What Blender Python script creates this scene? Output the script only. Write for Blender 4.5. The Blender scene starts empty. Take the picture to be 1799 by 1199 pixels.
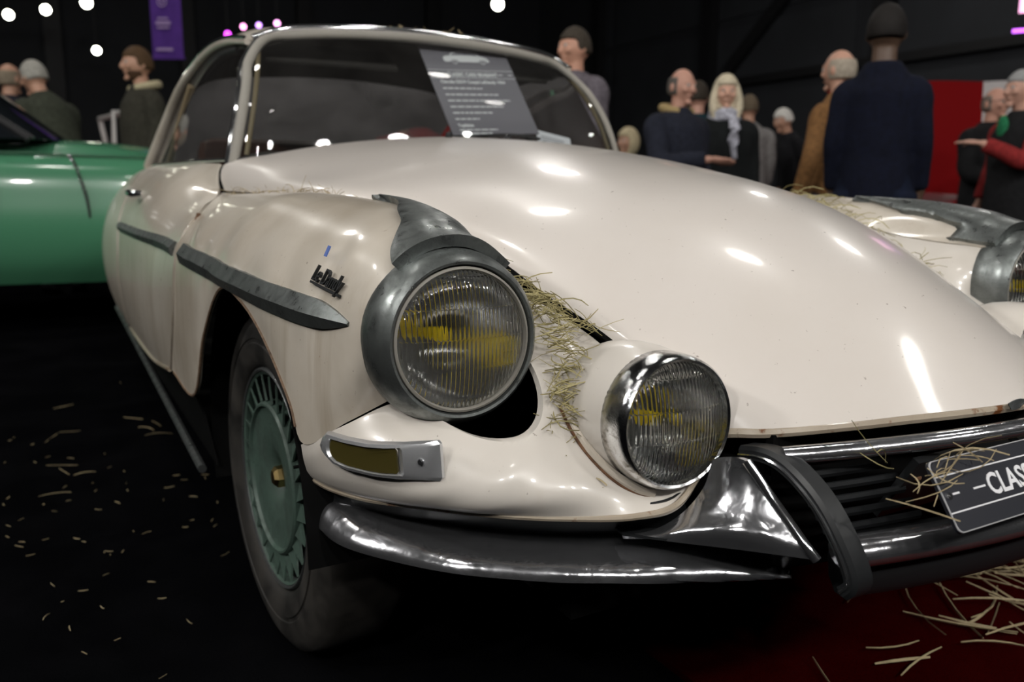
import bpy, bmesh, math, random
import numpy as np
from mathutils import Matrix, Vector
from mathutils.bvhtree import BVHTree
random.seed(7); np.random.seed(7)
scene = bpy.context.scene
COL = scene.collection

# ---------------------------------------------------------------- camera
def make_camera():
    yaw, pitch, roll = math.radians(29.3), math.radians(10.3), math.radians(.36)
    f = Vector((math.sin(yaw) * math.cos(pitch), math.cos(yaw) * math.cos(pitch), -math.sin(pitch)))
    r0 = Vector((math.cos(yaw), -math.sin(yaw), 0)); u0 = r0.cross(f)
    r = r0 * math.cos(roll) + u0 * math.sin(roll)
    u = u0 * math.cos(roll) - r0 * math.sin(roll)
    cam = bpy.data.cameras.new('camera')
    cam.sensor_width = 22.3
    cam.lens = 1455 / 1799 * 22.3
    cam.clip_start = .02; cam.clip_end = 200
    cam.dof.use_dof = True
    cam.dof.focus_distance = 1.12
    cam.dof.aperture_fstop = 2.4
    o = bpy.data.objects.new('camera', cam)
    m = Matrix((r, u, -f)).transposed().to_4x4()
    m.translation = (-1.10, -.81, .878)
    o.matrix_world = m
    COL.objects.link(o)
    scene.camera = o
make_camera()

# ---------------------------------------------------------------- world and exposure
w = bpy.data.worlds.new('world'); scene.world = w
w.use_nodes = True
w.node_tree.nodes['Background'].inputs[0].default_value = (.55, .6, .75, 1)
w.node_tree.nodes['Background'].inputs[1].default_value = .006
vs = scene.view_settings
vs.view_transform = 'Standard'; vs.look = 'None'; vs.gamma = 1; vs.use_curve_mapping = False
vs.exposure = -0.1
try:
    scene.cycles.use_denoising = True
    scene.cycles.max_bounces = 14
    scene.cycles.transmission_bounces = 14
    scene.cycles.glossy_bounces = 8
    scene.cycles.transparent_max_bounces = 24
    scene.cycles.sample_clamp_indirect = 6
except Exception:
    pass

# hall lamps: (x, y, z, disc radius, emission strength, aim point or None = straight down); built further down as lamp objects
CAR = (-.3, .3, .6)
LAMPS = [
    (1.5, 4.9, 6.0, .24, 50, None), (2.0, 1.4, 6.0, .24, 40, None), (3.8, -1.1, 6.0, .24, 40, None), (5.0, 9.2, 6.0, .26, 90, None),
    (-1.9, 2.9, 6.0, .22, 70, None), (-1.5, 9.6, 6.0, .22, 90, None), (-4.2, .4, 6.0, .22, 70, None), (-1.6, -2.4, 6.0, .22, 30, None),
    (7.5, 3.5, 6.0, .22, 80, None), (-4.5, 6.2, 6.0, .22, 110, None), (9.0, 7.5, 6.0, .22, 80, None), (8.6, -2.5, 6.0, .22, 90, None),
    (-4.4, -5.0, 5.3, .20, 310, CAR), (-2.2, -5.6, 5.3, .20, 310, CAR), (-.2, -6.0, 5.3, .20, 300, CAR), (1.8, -5.6, 5.3, .20, 250, CAR), (4.0, -4.8, 5.3, .20, 230, CAR),
    (-7.2, -1.6, 5.6, .20, 440, CAR), (-7.4, 3.4, 5.6, .20, 480, (-.9, 2.4, .6)),
]
# ---------------------------------------------------------------- numeric helpers
A = np.array
def spline(pts, n, closed=False):
    """Catmull-Rom (centripetal) resample of a polyline to n points, even in arc length."""
    P = np.asarray(pts, float)
    if len(P) == 2:
        t = np.linspace(0, 1, n)[:, None]
        return P[0] * (1 - t) + P[1] * t
    if closed:
        Q = np.vstack([P[-1], P, P[0], P[1]])
    else:
        Q = np.vstack([2 * P[0] - P[1], P, 2 * P[-1] - P[-2]])
    out = []
    m = 14
    for i in range(1, len(Q) - 2):
        p0, p1, p2, p3 = Q[i - 1], Q[i], Q[i + 1], Q[i + 2]
        d = [max(1e-6, np.linalg.norm(b - a)) ** .5 for a, b in ((p0, p1), (p1, p2), (p2, p3))]
        t0 = 0; t1 = d[0]; t2 = t1 + d[1]; t3 = t2 + d[2]
        t = np.linspace(t1, t2, m, endpoint=False)[:, None]
        a1 = (t1 - t) / (t1 - t0) * p0 + (t - t0) / (t1 - t0) * p1
        a2 = (t2 - t) / (t2 - t1) * p1 + (t - t1) / (t2 - t1) * p2
        a3 = (t3 - t) / (t3 - t2) * p2 + (t - t2) / (t3 - t2) * p3
        b1 = (t2 - t) / (t2 - t0) * a1 + (t - t0) / (t2 - t0) * a2
        b2 = (t3 - t) / (t3 - t1) * a2 + (t - t1) / (t3 - t1) * a3
        out.append((t2 - t) / (t2 - t1) * b1 + (t - t1) / (t2 - t1) * b2)
    out.append(P[0:1] if closed else P[-1:])
    C = np.vstack(out)
    s = np.concatenate([[0], np.cumsum(np.linalg.norm(np.diff(C, axis=0), axis=1))])
    q = np.linspace(0, s[-1], n + 1)[:-1] if closed else np.linspace(0, s[-1], n)
    return np.stack([np.interp(q, s, C[:, k]) for k in range(C.shape[1])], 1)

def loft(sections, nu, nv, even=True):
    """sections: list of polylines -> grid [nu][nv][3]; u runs across the sections."""
    S = np.stack([spline(s, nv) for s in sections])
    if even:
        cols = [spline(S[:, j], nu) for j in range(nv)]
        G = np.stack(cols, 1)
    else:
        G = S
    return G

def mirror_half(sec):
    """half section edge..centre (x<=0, last point on x=0) -> full section."""
    s = [tuple(p) for p in sec]
    return s + [(-p[0], p[1], p[2]) for p in s[-2::-1]]

def grid_normals(G):
    du = np.gradient(G, axis=0); dv = np.gradient(G, axis=1)
    n = np.cross(du, dv)
    l = np.linalg.norm(n, axis=2, keepdims=True); l[l < 1e-12] = 1
    return n / l
# ---------------------------------------------------------------- mesh helpers
def obj(name, verts, faces, mat, parent=None, smooth=True, sharp=38, kind=None):
    me = bpy.data.meshes.new(name)
    me.from_pydata([tuple(map(float, v)) for v in verts], [], [tuple(map(int, f)) for f in faces])
    me.validate()
    if smooth:
        me.shade_smooth()
        if sharp: me.set_sharp_from_angle(angle=math.radians(sharp))
    mats = mat if isinstance(mat, (list, tuple)) else [mat]
    for m in mats: me.materials.append(m)
    o = bpy.data.objects.new(name, me)
    COL.objects.link(o)
    if parent is not None: attach(o, parent)
    if kind: o['kind'] = kind
    return o

def attach(o, parent):
    o.parent = parent
    m = Matrix.Identity(4)
    p = parent
    while p is not None:
        m = p.matrix_basis @ m if p.parent is None else p.matrix_basis @ m
        m = m
        p = p.parent
    # parts of one thing are written in the thing's own frame; only an unrotated root is moved
    o.matrix_parent_inverse = root_matrix(parent).inverted() if parent.get('world_parts') or root_of(parent).get('world_parts') else Matrix.Identity(4)

def root_of(o):
    while o.parent is not None: o = o.parent
    return o

def root_matrix(o):
    """world matrix of o from its bases (no depsgraph needed)."""
    m = o.matrix_basis.copy()
    while o.parent is not None:
        m = o.parent.matrix_basis @ o.matrix_parent_inverse @ m
        o = o.parent
    return m

def thing(name, label, cat, loc=(0, 0, 0), rotz=0, group=None, world=False):
    o = bpy.data.objects.new(name, None)
    o.empty_display_size = .1
    o.location = loc; o.rotation_euler = (0, 0, rotz)
    COL.objects.link(o)
    o['label'] = label; o['category'] = cat
    if group: o['group'] = group
    if world: o['world_parts'] = True
    return o

def tag(o, label, cat, group=None, kind=None):
    o['label'] = label; o['category'] = cat
    if group: o['group'] = group
    if kind: o['kind'] = kind
    return o

def grid_data(G, thick=0, inside=(0, 1.2, .3), closed_v=False):
    """grid -> verts, faces; thick>0 adds an inner skin on the side facing 'inside'."""
    nu, nv = G.shape[:2]
    N = grid_normals(G)
    out = ((G - A(inside)) * N).sum(2).mean()
    if out < 0: N = -N
    V = [G.reshape(-1, 3)]
    F = []
    fl = out < 0
    def q(a, b, c, d, rev): F.append((a, d, c, b) if rev else (a, b, c, d))
    for i in range(nu - 1):
        for j in range(nv - 1 if not closed_v else nv):
            j2 = (j + 1) % nv
            q(i * nv + j, (i + 1) * nv + j, (i + 1) * nv + j2, i * nv + j2, fl)
    if thick:
        o = nu * nv
        V.append((G - N * thick).reshape(-1, 3))
        for i in range(nu - 1):
            for j in range(nv - 1):
                q(o + i * nv + j, o + (i + 1) * nv + j, o + (i + 1) * nv + j + 1, o + i * nv + j + 1, not fl)
        def rim(ids):
            for a, b in zip(ids[:-1], ids[1:]):
                F.append((a, b, o + b, o + a) if not fl else (a, o + a, o + b, b))
        rim([j for j in range(nv)][::1])
        rim([(nu - 1) * nv + j for j in range(nv)][::-1])
        rim([i * nv for i in range(nu)][::-1])
        rim([i * nv + nv - 1 for i in range(nu)])
    return np.vstack(V), F

def panel(name, G, mat, parent=None, thick=.006, inside=(0, 1.2, .3), **k):
    V, F = grid_data(G, thick, inside)
    return obj(name, V, F, mat, parent, **k)

def mx(G):
    """mirror points in x (the car is symmetric about x = 0)."""
    G = np.array(G, float); G[..., 0] *= -1
    return G

def frame(axis):
    n = A(axis, float); n = n / np.linalg.norm(n)
    h = A((0, 0, 1.)) if abs(n[2]) < .9 else A((1., 0, 0))
    a = np.cross(h, n); a /= np.linalg.norm(a)
    return a, np.cross(n, a), n

def revolve_data(prof, c, axis, seg=48, arc=None):
    """prof: (radius, offset along axis) list."""
    a, b, n = frame(axis)
    t = np.linspace(0, 2 * np.pi, seg, endpoint=False)
    V = []; F = []
    for r, h in prof:
        for x in t: V.append(A(c) + n * h + r * (math.cos(x) * a + math.sin(x) * b))
    for i in range(len(prof) - 1):
        for j in range(seg):
            k = (j + 1) % seg
            F.append((i * seg + j, i * seg + k, (i + 1) * seg + k, (i + 1) * seg + j))
    return V, F

def revolve(name, prof, c, axis, mat, parent=None, seg=48, caps=False, **k):
    V, F = revolve_data(prof, c, axis, seg)
    if caps:
        n = len(prof)
        F.append(tuple(range(seg))[::-1]); F.append(tuple((n - 1) * seg + j for j in range(seg)))
    return obj(name, V, F, mat, parent, **k)

def tube_data(path, rad, seg=10, n=None, closed=False, flat=1.0, cap=True, up=(0, 0, 1)):
    P = spline(path, n, closed) if n else np.asarray(path, float)
    m = len(P)
    R = np.full(m, rad) if np.isscalar(rad) else np.interp(np.linspace(0, 1, m), np.linspace(0, 1, len(rad)), rad)
    T = np.gradient(P, axis=0)
    if closed:
        T = np.roll(P, -1, 0) - np.roll(P, 1, 0)
    T /= np.maximum(1e-9, np.linalg.norm(T, axis=1, keepdims=True))
    V = []; F = []
    U = A(up, float)
    for i in range(m):
        s = np.cross(T[i], U)
        if np.linalg.norm(s) < 1e-3: s = np.cross(T[i], A((1., .2, 0)))
        s /= np.linalg.norm(s); v = np.cross(s, T[i])
        for j in range(seg):
            x = 2 * np.pi * j / seg
            V.append(P[i] + R[i] * (math.cos(x) * s + flat * math.sin(x) * v))
    L = m if closed else m - 1
    for i in range(L):
        i2 = (i + 1) % m
        for j in range(seg):
            k = (j + 1) % seg
            F.append((i * seg + j, i * seg + k, i2 * seg + k, i2 * seg + j))
    if cap and not closed:
        F.append(tuple(range(seg))[::-1]); F.append(tuple((m - 1) * seg + j for j in range(seg)))
    return V, F

def tube(name, path, rad, mat, parent=None, seg=10, n=None, closed=False, flat=1.0, up=(0, 0, 1), **k):
    V, F = tube_data(path, rad, seg, n, closed, flat, True, up)
    return obj(name, V, F, mat, parent, **k)

def join(parts):
    V = []; F = []
    for v, f in parts:
        o = len(V); V += [tuple(p) for p in v]; F += [tuple(i + o for i in q) for q in f]
    return V, F

def box_data(c, s, R=None):
    c = A(c, float); h = A(s, float) / 2
    V = []
    for x in (-1, 1):
        for y in (-1, 1):
            for z in (-1, 1):
                p = A((x, y, z)) * h
                V.append(c + (R @ p if R is not None else p))
    F = [(0, 1, 3, 2), (4, 6, 7, 5), (0, 4, 5, 1), (2, 3, 7, 6), (0, 2, 6, 4), (1, 5, 7, 3)]
    return V, F

def box(name, c, s, mat, parent=None, R=None, bevel=0, **k):
    V, F = box_data(c, s, R)
    o = obj(name, V, F, mat, parent, smooth=False, **k)
    if bevel:
        bm = bmesh.new(); bm.from_mesh(o.data)
        bmesh.ops.bevel(bm, geom=bm.edges[:], offset=bevel, segments=2, affect='EDGES', profile=.5)
        bm.to_mesh(o.data); bm.free()
        o.data.shade_smooth(); o.data.set_sharp_from_angle(angle=math.radians(40))
    return o

def plate_data(poly, holes_inner=None, thick=.003, O=(0, 0, 0), X=(1, 0, 0), Y=(0, 0, 1)):
    """flat polygon (2D) extruded; optional inner loop of the same count makes a frame."""
    X = A(X, float); Y = A(Y, float); Nn = np.cross(X, Y); Nn /= np.linalg.norm(Nn)
    P = [A(O) + a * X + b * Y for a, b in poly]
    n = len(P)
    if holes_inner is None:
        V = [p + Nn * thick for p in P] + P
        F = [tuple(range(n)), tuple(range(2 * n - 1, n - 1, -1))]
        F += [(i, n + i, n + (i + 1) % n, (i + 1) % n) for i in range(n)]
    else:
        Q = [A(O) + a * X + b * Y for a, b in holes_inner]
        V = [p + Nn * thick * .35 for p in P] + [p * .72 + q * .28 + Nn * thick for p, q in zip(P, Q)] + [p * .2 + q * .8 + Nn * thick for p, q in zip(P, Q)] + [q - Nn * thick * .3 for q in Q] + [p - Nn * thick * .4 for p in P]
        F = []
        for a, b in ((0, 1), (1, 2), (2, 3), (4, 0)):
            for i in range(n):
                j = (i + 1) % n
                F.append((a * n + i, a * n + j, b * n + j, b * n + i))
    return V, F

def text_data(s, size, O, X, Y, depth=.0006, shear=0, align='LEFT', width=None, bold=0):
    cu = bpy.data.curves.new('text', 'FONT')
    cu.body = s; cu.size = size; cu.extrude = depth; cu.shear = shear; cu.align_x = align
    cu.resolution_u = 3; cu.offset = bold
    o = bpy.data.objects.new('text', cu); COL.objects.link(o)
    dg = bpy.context.evaluated_depsgraph_get()
    me = bpy.data.meshes.new_from_object(o.evaluated_get(dg))
    X = A(X, float); Y = A(Y, float); X /= np.linalg.norm(X); Y /= np.linalg.norm(Y); Z = np.cross(X, Y)
    vs_ = [A(v.co) for v in me.vertices]
    if width and vs_:
        xs = [v[0] for v in vs_]; k = width / max(1e-6, max(xs) - min(xs))
    else: k = 1
    V = [A(O) + v[0] * k * X + v[1] * Y + v[2] * Z for v in vs_]
    F = [tuple(p.vertices) for p in me.polygons]
    bpy.data.objects.remove(o); bpy.data.curves.remove(cu); bpy.data.meshes.remove(me)
    return V, F

# ---------------------------------------------------------------- materials
def newmat(name):
    m = bpy.data.materials.new(name); m.use_nodes = True
    nt = m.node_tree
    b = nt.nodes['Principled BSDF']
    return m, nt, b

def mat(name, col, rough=.5, metal=0, coat=0, spec=.5, emit=None, es=0, trans=0, ior=1.45, sheen=0):
    m, nt, b = newmat(name)
    b.inputs['Base Color'].default_value = (*col, 1)
    b.inputs['Roughness'].default_value = rough
    b.inputs['Metallic'].default_value = metal
    b.inputs['Coat Weight'].default_value = coat
    b.inputs['Coat Roughness'].default_value = .04
    b.inputs['Specular IOR Level'].default_value = spec
    b.inputs['Transmission Weight'].default_value = trans
    b.inputs['IOR'].default_value = ior
    b.inputs['Sheen Weight'].default_value = sheen
    if emit:
        b.inputs['Emission Color'].default_value = (*emit, 1)
        b.inputs['Emission Strength'].default_value = es
    return m

def N(nt, t, **k):
    n = nt.nodes.new(t)
    for a, v in k.items():
        if a.startswith('i_'):
            key = a[2:]
            n.inputs[int(key) if key.isdigit() else key.replace('_', ' ')].default_value = v
        else: setattr(n, a, v)
    return n

def noise(nt, scale, detail=4, rough=.55, dist=0, vec=None):
    n = N(nt, 'ShaderNodeTexNoise'); n.inputs['Scale'].default_value = scale
    n.inputs['Detail'].default_value = detail; n.inputs['Roughness'].default_value = rough
    n.inputs['Distortion'].default_value = dist
    if vec is not None: nt.links.new(vec, n.inputs['Vector'])
    return n

def ramp(nt, src, stops):
    r = N(nt, 'ShaderNodeValToRGB')
    e = r.color_ramp.elements
    while len(e) < len(stops): e.new(.5)
    for x, (p, c) in zip(e, stops):
        x.position = p; x.color = (*c, 1) if len(c) == 3 else c
    nt.links.new(src, r.inputs[0]); return r

def mixc(nt, fac, a, b):
    m = N(nt, 'ShaderNodeMix', data_type='RGBA')
    for s, v in ((0, fac), (6, a), (7, b)):
        if hasattr(v, 'is_linked'): nt.links.new(v, m.inputs[s])
        elif isinstance(v, (int, float)): m.inputs[s].default_value = v
        else: m.inputs[s].default_value = (*v, 1)
    return m.outputs[2]

def world_pos(nt):
    return N(nt, 'ShaderNodeNewGeometry').outputs['Position']

def paint(name, base, dirt, rust=(.16, .06, .02), rough=.3, dirty=.35, rusty=.0, streak=True):
    """old enamel: clear coat, soft grime, fine dark specks, a few rust freckles."""
    m, nt, b = newmat(name)
    pos = world_pos(nt)
    n1 = noise(nt, 3.2, 5, .6, .3, pos)
    n2 = noise(nt, 95, 3, .6, 0, pos)
    n3 = noise(nt, 26, 5, .65, .2, pos)
    r1 = ramp(nt, n1.outputs[0], [(.30, (0, 0, 0)), (.85, (dirty * 1.2,) * 3)]); r1.color_ramp.interpolation = 'EASE'
    c = mixc(nt, r1.outputs[0], base, dirt)
    if streak:
        mp = N(nt, 'ShaderNodeMapping'); mp.inputs['Scale'].default_value = (26, 26, 2.2)
        nt.links.new(pos, mp.inputs[0])
        n4 = noise(nt, 1.0, 4, .6, .2, mp.outputs[0])
        r4 = ramp(nt, n4.outputs[0], [(.50, (0, 0, 0)), (.74, (dirty * .8,) * 3)])
        # run-off streaks only hold on steep flanks
        ge = N(nt, 'ShaderNodeNewGeometry'); sx = N(nt, 'ShaderNodeSeparateXYZ'); nt.links.new(ge.outputs['Normal'], sx.inputs[0])
        mr = N(nt, 'ShaderNodeMapRange'); mr.inputs[1].default_value = .25; mr.inputs[2].default_value = .7
        mr.inputs[3].default_value = 1; mr.inputs[4].default_value = 0
        nt.links.new(sx.outputs[2], mr.inputs[0])
        mu = N(nt, 'ShaderNodeMath', operation='MULTIPLY'); nt.links.new(r4.outputs[0], mu.inputs[0]); nt.links.new(mr.outputs[0], mu.inputs[1])
        c = mixc(nt, mu.outputs[0], c, dirt)
    r2 = ramp(nt, n2.outputs[0], [(.70, (0, 0, 0)), (.76, (.7, .7, .7))])
    c = mixc(nt, r2.outputs[0], c, (.10, .07, .045))
    r3 = ramp(nt, n3.outputs[0], [(.70 - rusty, (0, 0, 0)), (.77 - rusty, (1, 1, 1))])
    c = mixc(nt, r3.outputs[0], c, rust)
    nt.links.new(c, b.inputs['Base Color'])
    b.inputs['Roughness'].default_value = rough
    b.inputs['Coat Weight'].default_value = .55
    b.inputs['Coat Roughness'].default_value = .09
    return m

def worn_metal(name, base, dark, rough=.3, scale=30, metal=1.0, lo=.45, hi=.7, bump=0, wave=0):
    m, nt, b = newmat(name)
    pos = world_pos(nt)
    n1 = noise(nt, scale, 6, .65, .4, pos); n2 = noise(nt, scale * 9, 3, .6, 0, pos)
    r1 = ramp(nt, n1.outputs[0], [(lo, base), (hi, dark)])
    r2 = ramp(nt, n2.outputs[0], [(.62, (0, 0, 0)), (.72, (.6, .6, .6))])
    c = mixc(nt, r2.outputs[0], r1.outputs[0], dark)
    nt.links.new(c, b.inputs['Base Color'])
    rr = ramp(nt, n1.outputs[0], [(.3, (rough * .6,) * 3), (.75, (min(1, rough * 2.0),) * 3)])
    nt.links.new(rr.outputs[0], b.inputs['Roughness'])
    b.inputs['Metallic'].default_value = metal
    if wave:
        n5 = noise(nt, 22, 3, .5, .6, pos)
        bp_ = N(nt, 'ShaderNodeBump'); bp_.inputs['Strength'].default_value = wave; bp_.inputs['Distance'].default_value = .006
        nt.links.new(n5.outputs[0], bp_.inputs['Height']); nt.links.new(bp_.outputs[0], b.inputs['Normal'])
    if bump:
        bp_ = N(nt, 'ShaderNodeBump'); bp_.inputs['Strength'].default_value = bump; bp_.inputs['Distance'].default_value = .002
        nt.links.new(n2.outputs[0], bp_.inputs['Height']); nt.links.new(bp_.outputs[0], b.inputs['Normal'])
    return m

def fabric(name, col, rough=.9, var=.35, scale=40):
    m, nt, b = newmat(name)
    tc = N(nt, 'ShaderNodeTexCoord')
    n1 = noise(nt, scale, 5, .6, .2, tc.outputs['Object'])
    n2 = noise(nt, 5, 3, .5, .4, tc.outputs['Object'])
    d = tuple(x * (1 - var) for x in col); e = tuple(min(1, x * (1 + var)) for x in col)
    r1 = ramp(nt, n1.outputs[0], [(.3, d), (.7, e)])
    nt.links.new(r1.outputs[0], b.inputs['Base Color'])
    b.inputs['Roughness'].default_value = rough
    b.inputs['Specular IOR Level'].default_value = .2
    bp_ = N(nt, 'ShaderNodeBump'); bp_.inputs['Strength'].default_value = .4; bp_.inputs['Distance'].default_value = .02
    nt.links.new(n2.outputs[0], bp_.inputs['Height']); nt.links.new(bp_.outputs[0], b.inputs['Normal'])
    return m

def pane(name, tint=(.9, .93, .92), dust=.06, dustcol=(.5, .48, .46), gloss=1.0, rough=.02):
    """thin window glass: clear, fresnel sheen, a film of dust."""
    m = bpy.data.materials.new(name); m.use_nodes = True
    nt = m.node_tree; nt.nodes.clear()
    out = N(nt, 'ShaderNodeOutputMaterial')
    tr = N(nt, 'ShaderNodeBsdfTransparent'); tr.inputs[0].default_value = (*tint, 1)
    gl = N(nt, 'ShaderNodeBsdfGlossy'); gl.inputs[0].default_value = (gloss, gloss, gloss, 1); gl.inputs['Roughness'].default_value = rough
    df = N(nt, 'ShaderNodeBsdfDiffuse'); df.inputs[0].default_value = (*dustcol, 1)
    tl = N(nt, 'ShaderNodeBsdfTranslucent'); tl.inputs[0].default_value = (*dustcol, 1)
    ad = N(nt, 'ShaderNodeMixShader'); ad.inputs[0].default_value = .5
    nt.links.new(df.outputs[0], ad.inputs[1]); nt.links.new(tl.outputs[0], ad.inputs[2])
    fr = N(nt, 'ShaderNodeLayerWeight'); fr.inputs[0].default_value = .22
    m1 = N(nt, 'ShaderNodeMixShader'); m2 = N(nt, 'ShaderNodeMixShader')
    nt.links.new(fr.outputs['Fresnel'], m1.inputs[0]); nt.links.new(tr.outputs[0], m1.inputs[1]); nt.links.new(gl.outputs[0], m1.inputs[2])
    n1 = noise(nt, 5, 5, .65, .5, world_pos(nt))
    r1 = ramp(nt, n1.outputs[0], [(.3, (dust * .6,) * 3), (.7, (min(1, dust * 1.4),) * 3)])
    nt.links.new(r1.outputs[0], m2.inputs[0]); nt.links.new(m1.outputs[0], m2.inputs[1]); nt.links.new(ad.outputs[0], m2.inputs[2])
    nt.links.new(m2.outputs[0], out.inputs[0])
    return m

def lens_glass(name, c, ribs=165, strength=.38, tint=(.95, .96, .93)):
    """fluted headlamp glass: vertical ribs with a few cross bands, moulded as relief."""
    m, nt, b = newmat(name)
    b.inputs['Base Color'].default_value = (*tint, 1)
    b.inputs['Transmission Weight'].default_value = 1
    b.inputs['Roughness'].default_value = .015
    b.inputs['IOR'].default_value = 1.42
    pos = world_pos(nt)
    sp = N(nt, 'ShaderNodeSeparateXYZ'); nt.links.new(pos, sp.inputs[0])
    def wave(sock, k, ph=0):
        a = N(nt, 'ShaderNodeMath', operation='MULTIPLY'); nt.links.new(sock, a.inputs[0]); a.inputs[1].default_value = k
        s = N(nt, 'ShaderNodeMath', operation='SINE'); nt.links.new(a.outputs[0], s.inputs[0])
        q = N(nt, 'ShaderNodeMath', operation='ABSOLUTE'); nt.links.new(s.outputs[0], q.inputs[0]); return q.outputs[0]
    w1 = wave(sp.outputs[0], ribs * math.pi)
    w2 = wave(sp.outputs[2], 26 * math.pi)
    pw = N(nt, 'ShaderNodeMath', operation='POWER'); nt.links.new(w2, pw.inputs[0]); pw.inputs[1].default_value = .35
    mu = N(nt, 'ShaderNodeMath', operation='MULTIPLY'); nt.links.new(w1, mu.inputs[0]); nt.links.new(pw.outputs[0], mu.inputs[1])
    bp_ = N(nt, 'ShaderNodeBump'); bp_.inputs['Strength'].default_value = strength; bp_.inputs['Distance'].default_value = .0035
    nt.links.new(mu.outputs[0], bp_.inputs['Height']); nt.links.new(bp_.outputs[0], b.inputs['Normal'])
    return m

M = {}
M['cream'] = paint('cream_enamel', (.57, .52, .45), (.25, .19, .12), dirty=.50, rusty=.025)
M['cream_clean'] = paint('cream_enamel_bonnet', (.62, .575, .535), (.42, .36, .29), dirty=.16, rusty=-.04, streak=False)
M['cream_nose'] = paint('cream_enamel_nose', (.61, .57, .52), (.36, .29, .21), dirty=.16, rusty=-.015)
M['cream_edge'] = paint('cream_enamel_edges', (.42, .36, .28), (.2, .15, .1), rusty=.12, dirty=.6)
M['chrome'] = worn_metal('chrome', (.74, .75, .78), (.46, .46, .49), rough=.13, scale=16, metal=.96, lo=.45, hi=.8, wave=.3)
M['chrome_pitted'] = worn_metal('pitted_chrome', (.70, .71, .72), (.10, .085, .05), rough=.12, scale=55, lo=.5, hi=.68, bump=.15)
M['chrome_clean'] = mat('bright_chrome', (.80, .81, .83), .10, .98)
M['rust_dark'] = worn_metal('dark_rust', (.16, .10, .06), (.05, .03, .018), rough=.85, scale=60, metal=0)
M['dull'] = worn_metal('dull_steel', (.20, .215, .21), (.10, .11, .105), rough=.32, scale=34, metal=.85, bump=.06)
M['dull_dark'] = worn_metal('dull_steel_dark', (.09, .095, .095), (.05, .052, .05), rough=.4, scale=34, metal=.6)
M['rust'] = worn_metal('rust', (.14, .06, .022), (.04, .022, .012), rough=.85, scale=60, metal=0, bump=.5)
M['black'] = mat('black_paint', (.003, .003, .003), .7, spec=.1)
M['black_satin'] = mat('black_rubber_satin', (.012, .013, .014), .38)
M['rubber'] = worn_metal('tyre_rubber', (.011, .010, .009), (.026, .022, .017), rough=.75, scale=9, metal=0, lo=.4, hi=.7)
M['seal'] = mat('old_rubber_seal', (.26, .245, .215), .6)
M['dark_seal'] = mat('black_window_seal', (.01, .01, .011), .5)
M['tan'] = mat('tan_vinyl', (.20, .155, .09), .6)
M['hub_green'] = worn_metal('sage_green_hubcap', (.066, .104, .084), (.036, .056, .045), rough=.38, scale=22, metal=.1)
M['brass'] = mat('brass', (.45, .33, .14), .3, 1)
M['reflector'] = mat('silvered_reflector', (.90, .90, .91), .12, .95)
M['yellow'] = mat('yellow_bulb_glass', (.85, .62, .02), .15, 0, coat=.5)
M['lens1'] = lens_glass('headlamp_glass', None)
M['lens2'] = lens_glass('driving_lamp_glass', None, ribs=180)
M['amber'] = mat('dark_amber_plastic', (.055, .045, .012), .16, 0, coat=.6)
M['glass'] = pane('windscreen_glass', dust=.035)
M['dusty'] = pane('dusty_window_glass', dust=.22, dustcol=(.60, .56, .57))
M['headliner'] = mat('dark_headliner', (.022, .019, .015), .9)
M['interior'] = mat('dark_interior', (.02, .017, .015), .7)
M['leather'] = mat('brown_leather', (.07, .028, .018), .5)
M['straw'] = worn_metal('dry_straw', (.36, .29, .165), (.20, .15, .08), rough=.7, scale=18, metal=0)
M['straw_green'] = worn_metal('dry_hay', (.36, .31, .14), (.17, .15, .06), rough=.75, scale=16, metal=0)
M['sheet'] = mat('grey_printed_card', (.175, .165, .19), .5)
M['white_print'] = mat('white_print', (.72, .72, .74), .6)
M['paper'] = mat('white_paper', (.62, .62, .66), .7)
M['plate'] = mat('anthracite_plate', (.014, .015, .021), .42)
M['signal_chrome'] = mat('brushed_chrome', (.74, .75, .77), .26, .8)
M['plate_edge'] = mat('plate_edge', (.4, .4, .41), .4)
# ================================================================= the hall
def struct(o): o['kind'] = 'structure'; return o
def carpet(name, col, col2, scale=220):
    m, nt, b = newmat(name)
    pos = world_pos(nt)
    n1 = noise(nt, scale, 3, .7, 0, pos); n2 = noise(nt, 3, 4, .6, .3, pos)
    r1 = ramp(nt, n1.outputs[0], [(.35, col), (.75, col2)])
    r2 = ramp(nt, n2.outputs[0], [(.4, (0, 0, 0)), (.8, (.35, .35, .35))])
    c = mixc(nt, r2.outputs[0], r1.outputs[0], tuple(x * 1.9 + .003 for x in col2))
    nt.links.new(c, b.inputs['Base Color'])
    b.inputs['Roughness'].default_value = 1; b.inputs['Specular IOR Level'].default_value = 0
    bp_ = N(nt, 'ShaderNodeBump'); bp_.inputs['Strength'].default_value = .6; bp_.inputs['Distance'].default_value = .004
    nt.links.new(n1.outputs[0], bp_.inputs['Height']); nt.links.new(bp_.outputs[0], b.inputs['Normal'])
    return m
def wall_mat(name, col, line=1.6):
    m, nt, b = newmat(name)
    pos = world_pos(nt)
    n1 = noise(nt, 1.4, 4, .6, .2, pos)
    r1 = ramp(nt, n1.outputs[0], [(.3, tuple(x * .75 for x in col)), (.7, tuple(x * 1.2 for x in col))])
    nt.links.new(r1.outputs[0], b.inputs['Base Color'])
    b.inputs['Roughness'].default_value = .8
    return m
M['floor'] = carpet('black_carpet', (.0012, .0013, .0016), (.003, .003, .0036))
M['red_carpet'] = carpet('dark_red_carpet', (.016, .0004, .0004), (.026, .0008, .0008))
M['wall'] = wall_mat('charcoal_wall', (.012, .0135, .017))
M['wall2'] = wall_mat('charcoal_wall_panel', (.017, .019, .023))
M['steel_black'] = mat('black_steelwork', (.006, .006, .007), .6)
def slab(name, c, s, m): return struct(box(name, c, s, m))
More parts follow.
